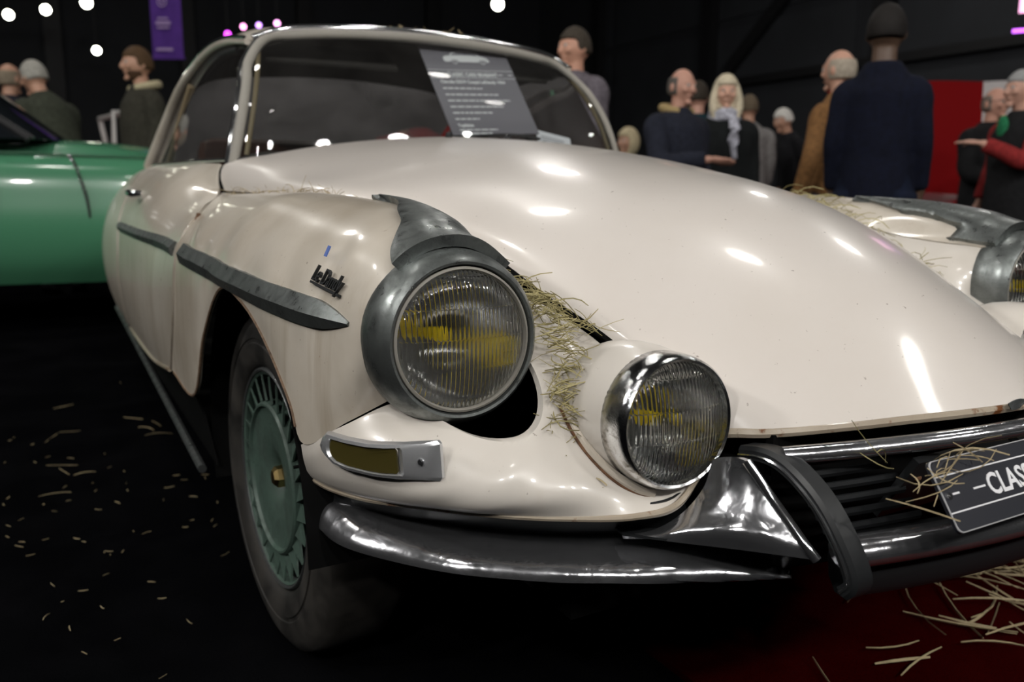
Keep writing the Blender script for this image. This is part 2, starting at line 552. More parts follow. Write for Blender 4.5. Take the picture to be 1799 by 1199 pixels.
X0, X1, Y0, Y1, ZC = -14, 12, -9, 21, 8.0
slab('floor', ((X0 + X1) / 2, (Y0 + Y1) / 2, -.10), (X1 - X0, Y1 - Y0, .2), M['floor'])
slab('ceiling', ((X0 + X1) / 2, (Y0 + Y1) / 2, ZC + .1), (X1 - X0, Y1 - Y0, .2), M['steel_black'])
slab('wall_back', ((X0 + X1) / 2, Y1 + .1, ZC / 2), (X1 - X0, .2, ZC), M['wall'])
wr = slab('wall_right', (X1 + .1, (Y0 + Y1) / 2, ZC / 2), (.2, Y1 - Y0, ZC), M['wall'])
slab('wall_left', (X0 - .1, (Y0 + Y1) / 2, ZC / 2), (.2, Y1 - Y0, ZC), M['wall'])
slab('wall_front', ((X0 + X1) / 2, Y0 - .1, ZC / 2), (X1 - X0, .2, ZC), M['wall'])
# cladding panels, columns and braces on the walls
for i in range(8):
    y = Y0 + 1.9 + i * 3.75
    p = box('wall_panel', (X1 - .02, y, 2.6), (.04, 3.55, 3.4), M['wall2'], wr)
    p = box('wall_panel', (X1 - .02, y, 6.2), (.04, 3.55, 3.4), M['wall2'], wr)
k = 1
def trim(c, s, m, R=None):
    global k
    o = struct(box('trim_%d' % k, c, s, m, None, R)); k += 1; return o
for y in (-4.5, 3.0, 9.2, 13.6, 17.8):
    trim((X1 - .15, y, ZC / 2), (.22, .34, ZC), M['steel_black'])
for x in (-10, -5, -.6, 2.2, 5.0, 8.5):
    trim((x, Y1 - .15, ZC / 2), (.34, .22, ZC), M['steel_black'])
def brace(a, b_, w):
    a, b_ = A(a, float), A(b_, float); d = b_ - a; L = np.linalg.norm(d); d /= L
    s_ = np.cross(d, A((1., 0, 0))); s_ /= np.linalg.norm(s_)
    return trim((a + b_) / 2, (L, w, .12), M['steel_black'], np.stack([d, s_, np.cross(d, s_)], 1))
brace((X1 - .14, 13.0, 3.4), (X1 - .14, 9.6, 6.2), .24)
brace((X1 - .14, 8.8, 5.4), (X1 - .14, 3.4, 8.0), .24)
trim((X1 - .14, 11.4, 3.15), (.14, 4.2, .16), M['steel_black'])
trim((X1 - .14, 6.1, 3.15), (.14, 6.0, .16), M['steel_black'])
# pair of service doors with lighter grey head rails
M['door'] = wall_mat('dark_grey_door', (.026, .030, .034))
M['rail'] = mat('grey_rail', (.16, .17, .18), .4, .6)
for i, (x, n_) in enumerate(((7.3, 1), (9.3, 2))):
    d = struct(box('door_%d' % n_, (x, Y1 - .06, 1.9), (1.7, .10, 3.8), M['door']))
    box('door_rail', (x, Y1 - .16, 3.86), (1.5, .08, .06), M['rail'], d)
    for e in (-.42, .42): box('door_leaf', (x + e, Y1 - .13, 1.85), (.78, .05, 3.6), M['wall2'], d)
# red carpet runner under the nose of the coupe
rc = box('red_carpet', (1.30, .15, .006), (2.9, 2.3, .012), M['red_carpet'])
tag(rc, 'dark red carpet under the nose of the cream coupe', 'carpet')
# ================================================================= the cream coupe
car = thing('vintage_car', 'cream vintage coupe with rust spots, twin round lamps and hay in its seams', 'car', (0, 2.2, 0), world=True)

HOOD = [[[-.675,1.51,.873],[-.675,1.55,.915],[-.66,1.56,.945],[-.56,1.49,.969],[-.43,1.46,.994],[-.25,1.44,1.017],[0,1.43,1.031]],
 [[-.645,1.155,.868],[-.635,1.153,.885],[-.613,1.15,.901],[-.529,1.137,.934],[-.4,1.121,.967],[-.226,1.107,.994],[0,1.1,1.006]],
 [[-.605,.883,.864],[-.596,.881,.876],[-.575,.875,.887],[-.496,.856,.909],[-.375,.832,.933],[-.212,.81,.957],[0,.8,.969]],
 [[-.55,.715,.854],[-.542,.712,.864],[-.522,.704,.872],[-.451,.677,.887],[-.341,.644,.905],[-.192,.614,.927],[0,.6,.941]],
 [[-.495,.56,.812],[-.488,.556,.824],[-.47,.547,.834],[-.406,.517,.852],[-.307,.48,.874],[-.173,.446,.899],[0,.43,.913]],
 [[-.46,.41,.776],[-.453,.406,.787],[-.437,.396,.797],[-.377,.364,.816],[-.285,.324,.838],[-.161,.287,.862],[0,.27,.876]],
 [[-.435,.265,.72],[-.428,.26,.73],[-.413,.25,.74],[-.357,.214,.759],[-.27,.17,.78],[-.152,.129,.802],[0,.11,.814]],
 [[-.41,.15,.677],[-.404,.144,.684],[-.389,.13,.688],[-.336,.084,.696],[-.254,.027,.706],[-.144,-.026,.723],[0,-.05,.734]],
 [[-.36,-.04,.574],[-.352,-.06,.58],[-.33,-.095,.586],[-.249,-.155,.6],[-.182,-.185,.607],[-.097,-.208,.61],[0,-.22,.611]]]
GH = loft([mirror_half(s) for s in HOOD], 110, 110)
hood = panel('hood', GH, M['cream_clean'], car, thick=.009)
hood['label'] = 'broad cream bonnet with soft scuffs'
# rolled lip under the front edge
lip = GH[-1] + A((0, .004, -.006))
tube('hood_lip', lip, .007, M['cream_edge'], hood, seg=8)
obj('paint_chip', *plate_data([(.018 * math.cos(t) * (1 + .25 * math.sin(3 * t)), .008 * math.sin(t)) for t in np.linspace(0, 6.28, 14, endpoint=False)], None, .0015, (-.028, -.226, .612), (1, -.02, 0), (0, -.25, .95)), M['dull'], hood)
for e in (0, -1):  # black tubes under the bonnet edges draw in the shade of the gap
    tube('hood_gap_shade', GH[:, e] + A((.004 if e == 0 else -.004, 0, -.008)), .006, M['black'], hood, seg=6)
tube('hood_gap_shade', GH[0] + A((0, .010, -.006)), .006, M['black'], hood, seg=6)
# small washer jet near the windscreen
revolve('washer_jet', [(.0, .012), (.008, .010), (.010, 0), (.010, -.006)], (-.09, 1.36, 1.027), (0, -.1, 1), M['black_satin'], hood, seg=12)

# added dark sheet below the bonnet gap so no light leaks through the seams
inner = loft([[(-.70,1.50,.80),(-.40,1.45,.86),(0,1.42,.90),(.40,1.45,.86),(.70,1.50,.80)],
              [(-.66,.85,.79),(-.35,.82,.82),(0,.8,.84),(.35,.82,.82),(.66,.85,.79)],
              [(-.55,.42,.70),(-.3,.36,.74),(0,.3,.76),(.3,.36,.74),(.55,.42,.70)],
              [(-.47,.17,.60),(-.3,.06,.62),(0,.0,.63),(.3,.06,.62),(.47,.17,.60)],
              [(-.40,.03,.50),(-.3,-.04,.52),(0,-.10,.52),(.3,-.04,.52),(.40,.03,.50)],
              [(-.40,.05,.36),(-.3,-.03,.36),(0,-.08,.36),(.3,-.03,.36),(.40,.05,.36)]], 40, 24)
panel('bonnet_light_block', inner, M['black'], car, thick=.004)

FEND = [
 [(-.682,1.50,.868),(-.755,1.294,.839),(-.80,1.179,.811),(-.83,1.15,.781),(-.85,1.152,.731),(-.86,1.174,.602),(-.86,1.288,.448)],
 [(-.655,1.155,.864),(-.72,1.10,.866),(-.785,1.03,.83),(-.825,1.0,.785),(-.842,.99,.735),(-.85,1.01,.60),(-.846,1.045,.44)],
 [(-.635,1.0,.862),(-.70,.94,.869),(-.765,.90,.84),(-.81,.88,.79),(-.833,.875,.735),(-.84,.89,.66),(-.838,.93,.585)],
 [(-.614,.875,.86),(-.68,.80,.872),(-.745,.77,.85),(-.80,.755,.795),(-.826,.75,.735),(-.828,.76,.715),(-.828,.77,.698)],
 [(-.582,.775,.855),(-.65,.67,.870),(-.72,.635,.85),(-.78,.62,.80),(-.815,.61,.735),(-.82,.62,.71),(-.821,.63,.692)],
 [(-.55,.66,.84),(-.62,.53,.862),(-.69,.49,.848),(-.76,.475,.80),(-.805,.465,.735),(-.814,.475,.69),(-.815,.50,.651)],
 [(-.54,.50,.81),(-.60,.40,.85),(-.67,.365,.845),(-.74,.345,.80),(-.785,.34,.735),(-.80,.36,.65),(-.806,.378,.567)],
 [(-.545,.40,.79),(-.595,.32,.836),(-.66,.295,.838),(-.73,.285,.80),(-.768,.28,.735),(-.785,.29,.64),(-.80,.346,.516)],
 [(-.55,.32,.78),(-.60,.25,.822),(-.66,.232,.826),(-.722,.225,.79),(-.755,.215,.735),(-.768,.215,.65),(-.765,.24,.569)],
 [(-.559,.185,.771),(-.611,.185,.802),(-.673,.185,.802),(-.725,.185,.771),(-.753,.185,.7185),(-.756,.19,.657),(-.722,.20,.602)],
]
GF = loft(FEND, 120, 60)

def surf(G, u, v):
    nu, nv = G.shape[:2]
    a = min(max(u, 0), 1) * (nu - 1); b = min(max(v, 0), 1) * (nv - 1)
    i = min(int(a), nu - 2); j = min(int(b), nv - 2); s = a - i; t = b - j
    return (G[i, j] * (1 - s) + G[i + 1, j] * s) * (1 - t) + (G[i, j + 1] * (1 - s) + G[i + 1, j + 1] * s) * t

def at_height(G, u, z, lo=.35):
    """parameter v on column u (flank part) where the surface passes height z."""
    vv = np.linspace(lo, 1, 200); zz = [surf(G, u, v)[2] for v in vv]
    for a, b, v0, v1 in zip(zz[:-1], zz[1:], vv[:-1], vv[1:]):
        if (a - z) * (b - z) <= 0: return v0 + (v1 - v0) * (a - z) / (a - b + 1e-12)
    return vv[int(np.argmin(np.abs(np.array(zz) - z)))]

def normal_at(G, u, v, inside=(0, 1.2, .3)):
    e = .004
    n = np.cross(surf(G, u + e, v) - surf(G, u - e, v), surf(G, u, v + e) - surf(G, u, v - e))
    n /= max(1e-9, np.linalg.norm(n))
    return n if (surf(G, u, v) - A(inside)) @ n > 0 else -n

def moulding(name, G, us, zs, half, depth, mat_, parent, mir=False, point=True):
    """V-section trim strip riding on a flank."""
    rows = []
    for k, (u, z) in enumerate(zip(us, zs)):
        t = 1.0
        if point and k >= len(us) - 4: t = (len(us) - 1 - k) / 3.0
        h = half * (.12 + .88 * t); d = depth * (.25 + .75 * t)
        vt, vm, vb = (at_height(G, u, z + h), at_height(G, u, z - h * .1), at_height(G, u, z - h))
        nn = normal_at(G, u, vm)
        base_t, base_m, base_b = surf(G, u, vt), surf(G, u, vm), surf(G, u, vb)
        rows.append([base_t - nn * .002, base_t + nn * d * .45, base_m + nn * d, base_b + nn * d * .35, base_b - nn * .002])
    R = np.array(rows)
    for _ in range(5): R[1:-1] = (R[:-2] + 2 * R[1:-1] + R[2:]) / 4
    if mir: R = mx(R)
    nv = R.shape[1]; V = R.reshape(-1, 3); F = []
    for i in range(len(R) - 1):
        for j in range(nv - 1): F.append((i * nv + j, (i + 1) * nv + j, (i + 1) * nv + j + 1, i * nv + j + 1))
    F.append(tuple(range(nv))); F.append(tuple((len(R) - 1) * nv + j for j in range(nv))[::-1])
    return obj(name, V, F, mat_, parent, sharp=14)

DOOR = [
 [(-.672,1.578,.945),(-.688,1.55,.905),(-.692,1.513,.868),(-.762,1.302,.838),(-.806,1.187,.81),(-.834,1.157,.78),(-.854,1.160,.73),(-.864,1.182,.60),(-.864,1.297,.447)],
 [(-.685,1.80,.952),(-.72,1.79,.935),(-.765,1.76,.895),(-.80,1.72,.855),(-.835,1.68,.80),(-.858,1.66,.73),(-.872,1.68,.60),(-.868,1.72,.47),(-.855,1.76,.39)],
 [(-.70,2.3,.957),(-.74,2.3,.94),(-.79,2.3,.895),(-.835,2.3,.83),(-.868,2.3,.755),(-.885,2.3,.66),(-.888,2.3,.56),(-.875,2.3,.46),(-.86,2.3,.385)],
 [(-.70,2.9,.965),(-.745,2.9,.945),(-.80,2.9,.895),(-.85,2.9,.82),(-.885,2.9,.73),(-.90,2.9,.62),(-.895,2.9,.52),(-.875,2.9,.43),(-.85,2.9,.37)],
 [(-.66,3.5,.94),(-.71,3.5,.92),(-.76,3.5,.87),(-.81,3.5,.80),(-.845,3.5,.71),(-.86,3.5,.62),(-.855,3.5,.52),(-.84,3.5,.43),(-.82,3.5,.36)],
 [(-.52,4.2,.86),(-.57,4.2,.83),(-.63,4.2,.78),(-.68,4.2,.71),(-.715,4.2,.63),(-.725,4.2,.55),(-.72,4.2,.48),(-.71,4.2,.42),(-.70,4.2,.36)],
 [(-.36,4.62,.74),(-.40,4.62,.71),(-.44,4.62,.67),(-.48,4.62,.62),(-.50,4.62,.56),(-.51,4.62,.50),(-.51,4.62,.45),(-.50,4.62,.41),(-.49,4.62,.36)],
]
GD = loft(DOOR, 130, 56)
kd = 44                                           # rear shut line of the door

HL = A((-.642, .157, .688)); FOG = A((-.438, -.038, .596)); WH = A((-.685, .737, .334))
VAL = [
 [(-.80,.350,.512),(-.797,.352,.49),(-.791,.36,.47),(-.786,.37,.457),(-.781,.378,.45)],
 [(-.766,.243,.565),(-.783,.250,.53),(-.785,.262,.495),(-.780,.283,.470),(-.773,.302,.455)],
 [(-.718,.203,.597),(-.744,.166,.55),(-.752,.165,.51),(-.750,.186,.48),(-.745,.213,.463)],
 [(-.65,.185,.61),(-.690,.092,.56),(-.703,.078,.515),(-.704,.097,.488),(-.697,.131,.472)],
 [(-.585,.215,.65),(-.620,.080,.580),(-.640,.030,.530),(-.647,.033,.498),(-.642,.062,.476)],
 [(-.515,.30,.735),(-.545,.130,.640),(-.562,.035,.565),(-.573,-.010,.515),(-.568,-.004,.480)],
 [(-.447,.27,.709),(-.470,.150,.645),(-.486,.055,.580),(-.500,-.010,.525),(-.497,-.048,.484)],
 [(-.421,.13,.660),(-.428,.075,.605),(-.434,.040,.555),(-.442,-.002,.52),(-.441,-.058,.492)],
 [(-.369,-.035,.566),(-.372,-.042,.558),(-.376,-.047,.548),(-.380,-.049,.54),(-.383,-.045,.533)],
]
GV = loft(VAL, 120, 60)

def boolean_cut(o, V, F):
    """cut a closed cutter out of a mesh object and keep the result as its mesh."""
    me = bpy.data.meshes.new('cutter'); me.from_pydata([tuple(map(float, v)) for v in V], [], F); me.validate()
    bm = bmesh.new(); bm.from_mesh(me); bmesh.ops.recalc_face_normals(bm, faces=bm.faces[:]); bm.to_mesh(me); bm.free()
    c_ = bpy.data.objects.new('cutter', me); COL.objects.link(c_)
    md = o.modifiers.new('cut', 'BOOLEAN'); md.operation = 'DIFFERENCE'; md.object = c_; md.solver = 'EXACT'
    dg = bpy.context.evaluated_depsgraph_get()
    new = bpy.data.meshes.new_from_object(o.evaluated_get(dg))
    o.modifiers.clear(); old = o.data; o.data = new; bpy.data.meshes.remove(old); bpy.data.objects.remove(c_); bpy.data.meshes.remove(me)
    new.shade_smooth(); new.set_sharp_from_angle(angle=math.radians(38))

def valance(name, G, parent):
    """nose panel with the round opening behind the main lamp cut out."""
    V, F = grid_data(G, .008, inside=(0, .6, .6))
    o = obj(name, V, F, M['cream_nose'], None)
    bm = bmesh.new(); bm.from_mesh(o.data); bmesh.ops.recalc_face_normals(bm, faces=bm.faces[:]); bm.to_mesh(o.data); bm.free()
    s = np.sign(G[0, 0, 0])
    Vc, Fc = revolve_data([(.085, -.30), (.085, .30)], (s * .622, .10, .654), (0, 1, 0), 64)
    Fc = Fc + [tuple(range(64))[::-1], tuple(range(64, 128))]
    boolean_cut(o, Vc, Fc)
    attach(o, parent)
    return o

BL = [(-.779,.392,.385),(-.781,.34,.382),(-.769,.27,.38),(-.72,.176,.382),(-.669,.105,.384),(-.613,.052,.386),(-.557,.006,.388),(-.499,-.036,.392),(-.439,-.074,.396),(-.379,-.11,.40),(-.325,-.143,.405)]
BT = [(-.783,.376,.408),(-.766,.345,.415),(-.729,.28,.418),(-.699,.225,.42),(-.643,.155,.422),(-.587,.098,.424),(-.529,.047,.427),(-.473,.010,.430),(-.420,-.045,.430),(-.37,-.10,.420),(-.327,-.142,.407)]
HORN = [[(-.402,-.075,.552),(-.399,-.09,.559),(-.395,-.108,.563),(-.392,-.122,.562)],
 [(-.410,-.070,.515),(-.405,-.10,.529),(-.395,-.125,.536),(-.381,-.15,.528)],
 [(-.437,-.06,.481),(-.425,-.105,.495),(-.404,-.142,.506),(-.376,-.178,.502)],
 [(-.464,-.042,.46),(-.447,-.09,.474),(-.421,-.145,.487),(-.371,-.203,.478)],
 [(-.494,-.018,.449),(-.452,-.085,.456),(-.418,-.145,.464),(-.366,-.212,.467)]]
GUARD = [(-.352,-.085,.556),(-.351,-.118,.562),(-.349,-.140,.560),(-.347,-.166,.549),(-.344,-.196,.527),(-.342,-.224,.495),(-.339,-.243,.462),(-.338,-.246,.448),(-.338,-.236,.436)]

def ring_pts(c, r, n=48):
    t = np.linspace(0, 2 * np.pi, n, endpoint=False)
    return [(c[0] + r * math.cos(a), c[1], c[2] + r * math.sin(a)) for a in t]

def build_side(s):
    """everything that comes once per side; s = 1 builds the flank with the wheel in view, s = -1 its mirror."""
    f = (lambda G: np.array(G, float)) if s == 1 else mx
    def one(p): q = A(p, float).copy(); q[0] *= s; return q
    gf, gd, gv = f(GF), f(GD), f(GV)
    fen = panel('front_fender', gf, M['cream'], car, thick=.007)
    # rusty edge of the wheel arch and of the fender foot
    tube('arch_lip', gf[2:100, -1] + A((s * .001, 0, 0)), .0034, M['rust_dark'], fen, seg=6)
    door = panel('door', gd[:kd], M['cream'], car, thick=.007)
    rear = panel('rear_fender', gd[kd + 1:], M['cream'], car, thick=.007)
    tube('door_edge', gd[:kd, -1], .005, M['cream_edge'], door, seg=6)
    # trim strip in two lengths
    us = np.linspace(.055, .965, 40); zs = np.interp(us, [0, .5, 1], [.742, .724, .704])
    st = moulding('trim_strip', GF, us, zs, .021, .015, M['dull'], fen, mir=(s == -1))
    st['label'] = 'dull grey trim strip'
    ud = np.linspace(.325, .01, 16); zd = np.interp(ud, [0, .33], [.744, .748])
    moulding('trim_strip', GD, ud[::-1], zd[::-1], .0155, .013, M['dull'], door, mir=(s == -1), point=False)
    # metal eyebrow over the lamp with a tail along the bonnet seam
    nu_, nv_ = 60, 26
    cap = np.zeros((nu_, nv_, 3))
    uu = np.linspace(1, .4, 300); u_tip = uu[int(np.argmin([abs(surf(GF, u, .24)[1] - .545) for u in uu]))]
    for i in range(nu_):
        t = i / (nu_ - 1); u = 1.0 - (1 - u_tip) * t
        vi = np.interp(t, [0, .15, .35, .6, 1.0], [0, .02, .07, .15, .245])
        vo = np.interp(t, [0, .08, .16, .24, .34, .6, 1.0], [.47, .455, .405, .345, .315, .295, .252])
        for j in range(nv_):
            v = vi + (vo - vi) * j / (nv_ - 1)
            p = surf(GF, u, v); n_ = normal_at(GF, u, v)
            cr = math.sin(math.pi * j / (nv_ - 1)) ** .7
            cap[i, j] = p + n_ * (.010 + .005 * cr * (1 - t * .6)) + A((0, -.014, .002)) * max(0, 1 - t * 12)
    for _ in range(6): cap[1:-1] = (cap[:-2] + cap[1:-1] * 2 + cap[2:]) / 4
    capo = panel('lamp_eyebrow', f(cap), M['dull'], fen, thick=.016)
    capo['label'] = 'dull metal eyebrow with pointed tail'
    fill = loft([[one(p) for p in q] for q in ([(-.556,.70,.846),(-.551,.71,.846)], [(-.55,.66,.838),(-.532,.655,.832)], [(-.541,.50,.808),(-.502,.545,.798)], [(-.546,.40,.788),(-.470,.41,.764)], [(-.551,.32,.778),(-.455,.31,.726)], [(-.556,.25,.772),(-.447,.268,.704)])], 24, 8)
    panel('inner_wing', fill, M['cream_nose'], fen, thick=.004)
    cheek = loft([[one(p) for p in q] for q in ([(-.563,.188,.768),(-.556,.225,.772),(-.549,.27,.774)], [(-.541,.188,.735),(-.515,.245,.745),(-.478,.30,.730)], [(-.532,.188,.700),(-.500,.215,.705),(-.452,.262,.702)], [(-.533,.188,.665),(-.505,.185,.665),(-.468,.175,.655)])], 20, 12)
    panel('lamp_cheek', cheek, M['cream_nose'], fen, thick=.003)
    val = valance('front_valance', gv, car)
    tube('valance_edge', gv[:, -1] + A((0, .002, .001)), .0045, M['cream_edge'], val, seg=8)
    # ---------------- bumper
    lo, hi = spline(f(BL), 60), spline(f(BT), 60)
    lo, hi = f(spline(BL, 60)), f(spline(BT, 60))
    sec = []
    for a, b in zip(hi, lo):
        mid = (a + b) / 2; out = A((s * -.55, -.8, 0))
        h = np.linalg.norm(a - b)
        sec.append([a + A((s * .012, .012, .004)), a, a * .65 + b * .35 + out * h * .22, a * .3 + b * .7 + out * h * .20, b, b + A((s * .014, .014, -.002))])
    gb = np.stack([spline(q, 16) for q in sec])
    bum = panel('bumper_blade', gb, M['chrome'], car, thick=.004, inside=(0, .6, .42))
    bum['label'] = 'scratched chrome bumper blade'
    # rubber band between blade and valance
    gap = np.stack([spline([v + A((s * .010, .010, .010)), (v + h_) / 2 + A((s * .016, .012, 0)), h_ + A((s * .006, .006, .002))], 6)
                    for v, h_ in zip(spline(gv[:108, -1], 50), spline(hi[:50], 50))])
    panel('bumper_seal', gap, M['black_satin'], bum, thick=.003, inside=(0, .6, .45))
    gh = loft([f(q) for q in HORN], 26, 26)
    horn = panel('bumper_horn', gh, M['chrome'], car, thick=.006, inside=(0, .3, .45))
    horn['label'] = 'flared chrome bumper horn'
    tube('horn_edge', np.vstack([gh[:, -1]]), .006, M['chrome_clean'], horn, seg=10)
    under = np.stack([spline(gh[-1], 20), spline(gh[-1], 20) * .5 + f([(-.47,-.0,.43)] * 20) * .0 + .5 * spline(hi[38:], 20) + A((s * .02, .03, 0)), spline(hi[38:], 20) + A((s * .01, .012, -.004))])
    panel('horn_underside', loft(list(under), 8, 20), M['black_satin'], horn, thick=.003, inside=(0, .5, .6))
    gp = spline(f(GUARD), 40)
    V, F = [], []
    sect = [(-.016, -.006), (-.016, .006), (-.012, .011), (.012, .011), (.016, .006), (.016, -.006)]
    T = np.gradient(gp, axis=0); T /= np.linalg.norm(T, axis=1, keepdims=True)
    for i, p in enumerate(gp):
        o_ = np.cross(A((1., 0, 0)), T[i]); o_ /= np.linalg.norm(o_)
        if o_[1] > 0 and i < 30 or o_ @ A((0, -1, .3)) < 0: o_ = -o_
        for a, b in sect: V.append(p + A((a, 0, 0)) + o_ * b)
    k_ = len(sect)
    for i in range(len(gp) - 1):
        for j in range(k_):
            j2 = (j + 1) % k_
            F.append((i * k_ + j, i * k_ + j2, (i + 1) * k_ + j2, (i + 1) * k_ + j))
    F.append(tuple(range(k_))); F.append(tuple((len(gp) - 1) * k_ + j for j in range(k_)))
    gu = obj('overrider', V, F, M['black_satin'], car, sharp=30)
    gu['label'] = 'black rubber faced overrider'
    for e in (-1, 1):
        tube('edge_bead', gp + A((e * .0165, 0, 0)), .002, M['chrome_clean'], gu, seg=6)
    # ---------------- main headlamp
    c = one(HL); ax = A((s * -.015, -1, .03))
    bz = revolve('headlamp_bezel', [(.114, -.045), (.118, -.034), (.1185, -.020), (.1165, -.004), (.112, .012), (.106, .024), (.101, .029), (.0975, .028), (.096, .022), (.0955, .008)], c, ax, M['dull'], car, seg=72)
    bz['label'] = 'dull metal headlamp bezel'
    revolve('lamp_bucket', [(.096, .012), (.100, -.02), (.108, -.06), (.100, -.10), (.05, -.125), (.0, -.13)], c, ax, M['black'], bz, seg=40)
    revolve('retaining_ring', [(.0945, .012), (.0955, .020), (.0945, .025), (.0915, .027), (.0895, .022), (.0890, .012)], c, ax, M['seal'], bz, seg=64)
    revolve('reflector', [(.0885, .018), (.086, .002), (.078, -.020), (.064, -.042), (.045, -.060), (.025, -.071), (.008, -.075), (0, -.0755)], c, ax, M['reflector'], bz, seg=64)
    a_, b_, n_ = frame(ax)
    bp = c + n_ * -.030
    revolve('bulb', [(0, .016), (.007, .014), (.0115, .008), (.0125, 0), (.011, -.012), (.008, -.026), (.008, -.042)], bp, n_, M['yellow'], bz, seg=20)
    revolve('headlamp_lens', [(0, .0393), (.006, .0393), (.020, .0388), (.040, .037), (.060, .0335), (.076, .028), (.086, .022), (.089, .016), (.0900, .020), (.086, .026), (.076, .032), (.060, .0375), (.040, .041), (.020, .0428), (.006, .0433), (0, .0433)], c, ax, M['lens1'], bz, seg=72)
    # ---------------- driving lamp on its pod
    c = one(FOG); ax2 = A((s * -.03, -1, .045))
    a_, b_, n_ = frame(ax2)
    pod = revolve('lamp_pod', [(.080, -.004), (.0835, -.012), (.0875, -.035), (.091, -.065), (.0915, -.095), (.088, -.125), (.079, -.155), (.064, -.185), (.042, -.215), (.018, -.235), (0, -.24)], c, ax2, M['cream_nose'], car, seg=56)
    pod['label'] = 'bulging cream lamp pod'
    rg = revolve('lamp_rim', [(.0835, -.034), (.0865, -.030), (.0868, -.012), (.0858, .004), (.0835, .013), (.0805, .017), (.0775, .015), (.0762, .006)], c, ax2, M['chrome_pitted'], car, seg=64)
    rg['label'] = 'pitted chrome driving lamp rim'
    revolve('reflector', [(.0755, .004), (.071, -.012), (.060, -.030), (.044, -.045), (.026, -.055), (.008, -.059), (0, -.0595)], c, ax2, M['reflector'], rg, seg=56)
    revolve('bulb', [(0, .014), (.006, .012), (.010, .007), (.011, 0), (.010, -.010), (.007, -.022), (.007, -.034)], c + n_ * -.024, n_, M['yellow'], rg, seg=20)
    revolve('driving_lamp_lens', [(0, .0234), (.008, .0232), (.026, .0218), (.046, .0185), (.062, .014), (.072, .009), (.0755, .003), (.0765, .007), (.072, .013), (.062, .018), (.046, .0225), (.026, .0258), (.008, .0272), (0, .0274)], c, ax2, M['lens2'], rg, seg=64)
    # flange where the pod meets the nose panel
    V0, F0 = grid_data(gv); bv = BVHTree.FromPolygons([tuple(v) for v in V0], F0)
    pts = []
    for th in np.linspace(0, 2 * np.pi, 60, endpoint=False):
        p = c + .0935 * (math.cos(th) * a_ + math.sin(th) * b_) - n_ * -.03
        h_ = bv.ray_cast(Vector(p), Vector(-n_))
        if h_[0] is not None and h_[3] < .17: pts.append((th, A(h_[0]) + n_ * .003))
    if len(pts) > 8:
        ths = [q[0] for q in pts]
        gaps = [(ths[(i + 1) % len(ths)] - ths[i]) % (2 * np.pi) for i in range(len(ths))]
        k0 = int(np.argmax(gaps)) + 1
        P_ = [pts[(k0 + i) % len(pts)][1] for i in range(len(pts))][2:-4]
        tube('pod_flange', spline(P_[::2], 60), .0065, M['cream'], pod, seg=8)
        tube('flange_groove', spline([q + .006 * (q - c - ((q - c) @ n_) * n_) / np.linalg.norm(q - c - ((q - c) @ n_) * n_) + n_ * .002 for q in P_[::2]], 60), .0024, M['rust'], pod, seg=6)
    # ---------------- turn signal let into the valance
    L0, R0 = one((-.781, .268, .531)), one((-.6905, .079, .552))
    X = (R0 - L0); Ln = np.linalg.norm(X); X /= Ln
    Zu = A((0, 0, 1.)) - X * X[2]; Zu /= np.linalg.norm(Zu)
    if s == -1: L0, X = L0, X
    ol = [(-.004, .004), (.002, .016), (.012, .0235), (.06, .022), (.11, .021), (.16, .023), (.205, .026), (.2095, .022), (.2095, -.020), (.205, -.025), (.15, -.026), (.11, -.0255), (.06, -.0235), (.025, -.0185), (.008, -.008), (-.002, -.002)]
    il = [(.022, .005), (.023, .010), (.027, .0155), (.06, .0145), (.10, .0135), (.13, .0138), (.147, .015), (.150, .0125), (.150, -.0145), (.147, -.0175), (.12, -.0185), (.10, -.0175), (.06, -.0155), (.035, -.0125), (.026, -.008), (.023, -.002)]
    nrm = np.cross(X, Zu) * (1 if s == 1 else -1)
    bend = lambda V: [v + nrm * (.017 * math.sin(math.pi * min(1, max(0, (v - L0) @ X / Ln))) + .007 + .006 * (1 - (((v - L0) @ Zu) / .026) ** 2)) for v in V]
    if s == 1: V, F = plate_data(ol, il, .006, L0, X, Zu)
    else: V, F = plate_data(ol, il, -.006, L0, X, Zu)
    sg = obj('signal_frame', bend(V), F, M['signal_chrome'], car, sharp=25)
    sg['label'] = 'chrome turn signal frame'
    V, F = plate_data(il, None, .0025 * s, L0, X, Zu)
    obj('signal_lens', bend(V), F, M['amber'], sg)
    for xx in (.008, .186):
        p = bend([L0 + X * xx + Zu * (.004 if xx < .1 else .0)])[0] + nrm * .0035
        sc = revolve('screw', [(0, .002), (.0035, .0018), (.005, .0005), (.005, -.003)], p, nrm, M['chrome_clean'], sg, seg=14)
    # ---------------- wheel
    wc = one(WH)
    axw = A((-s, -.05, 0)); axw /= np.linalg.norm(axw)
    prof = [(.205, -.07), (.225, -.082), (.27, -.086), (.305, -.080), (.326, -.066), (.333, -.045), (.334, 0), (.333, .045), (.326, .066), (.305, .080), (.285, .0855), (.27, .0865), (.268, .0845), (.262, .0845), (.260, .087), (.24, .0855), (.225, .081), (.216, .074), (.212, .066)]
    ty = revolve('wheel', prof, wc, axw, M['rubber'], car, seg=72)
    ty['label'] = 'dusty black tyre'
    revolve('rim', [(.214, .068), (.2125, .074), (.209, .077), (.205, .075), (.202, .060), (.19, .048), (.15, .044), (.10, .03), (.0, .03)], wc, axw, M['dull_dark'], ty, seg=64)
    hc = revolve('hubcap', [(.206, .0685), (.2035, .0735), (.199, .070), (.196, .046), (.165, .044), (.150, .050), (.147, .075), (.143, .079), (.139, .079), (.135, .073), (.125, .0705), (.10, .071), (.06, .067), (.035, .055), (.028, .046), (0, .045)], wc, axw, M['hub_green'], ty, seg=72)
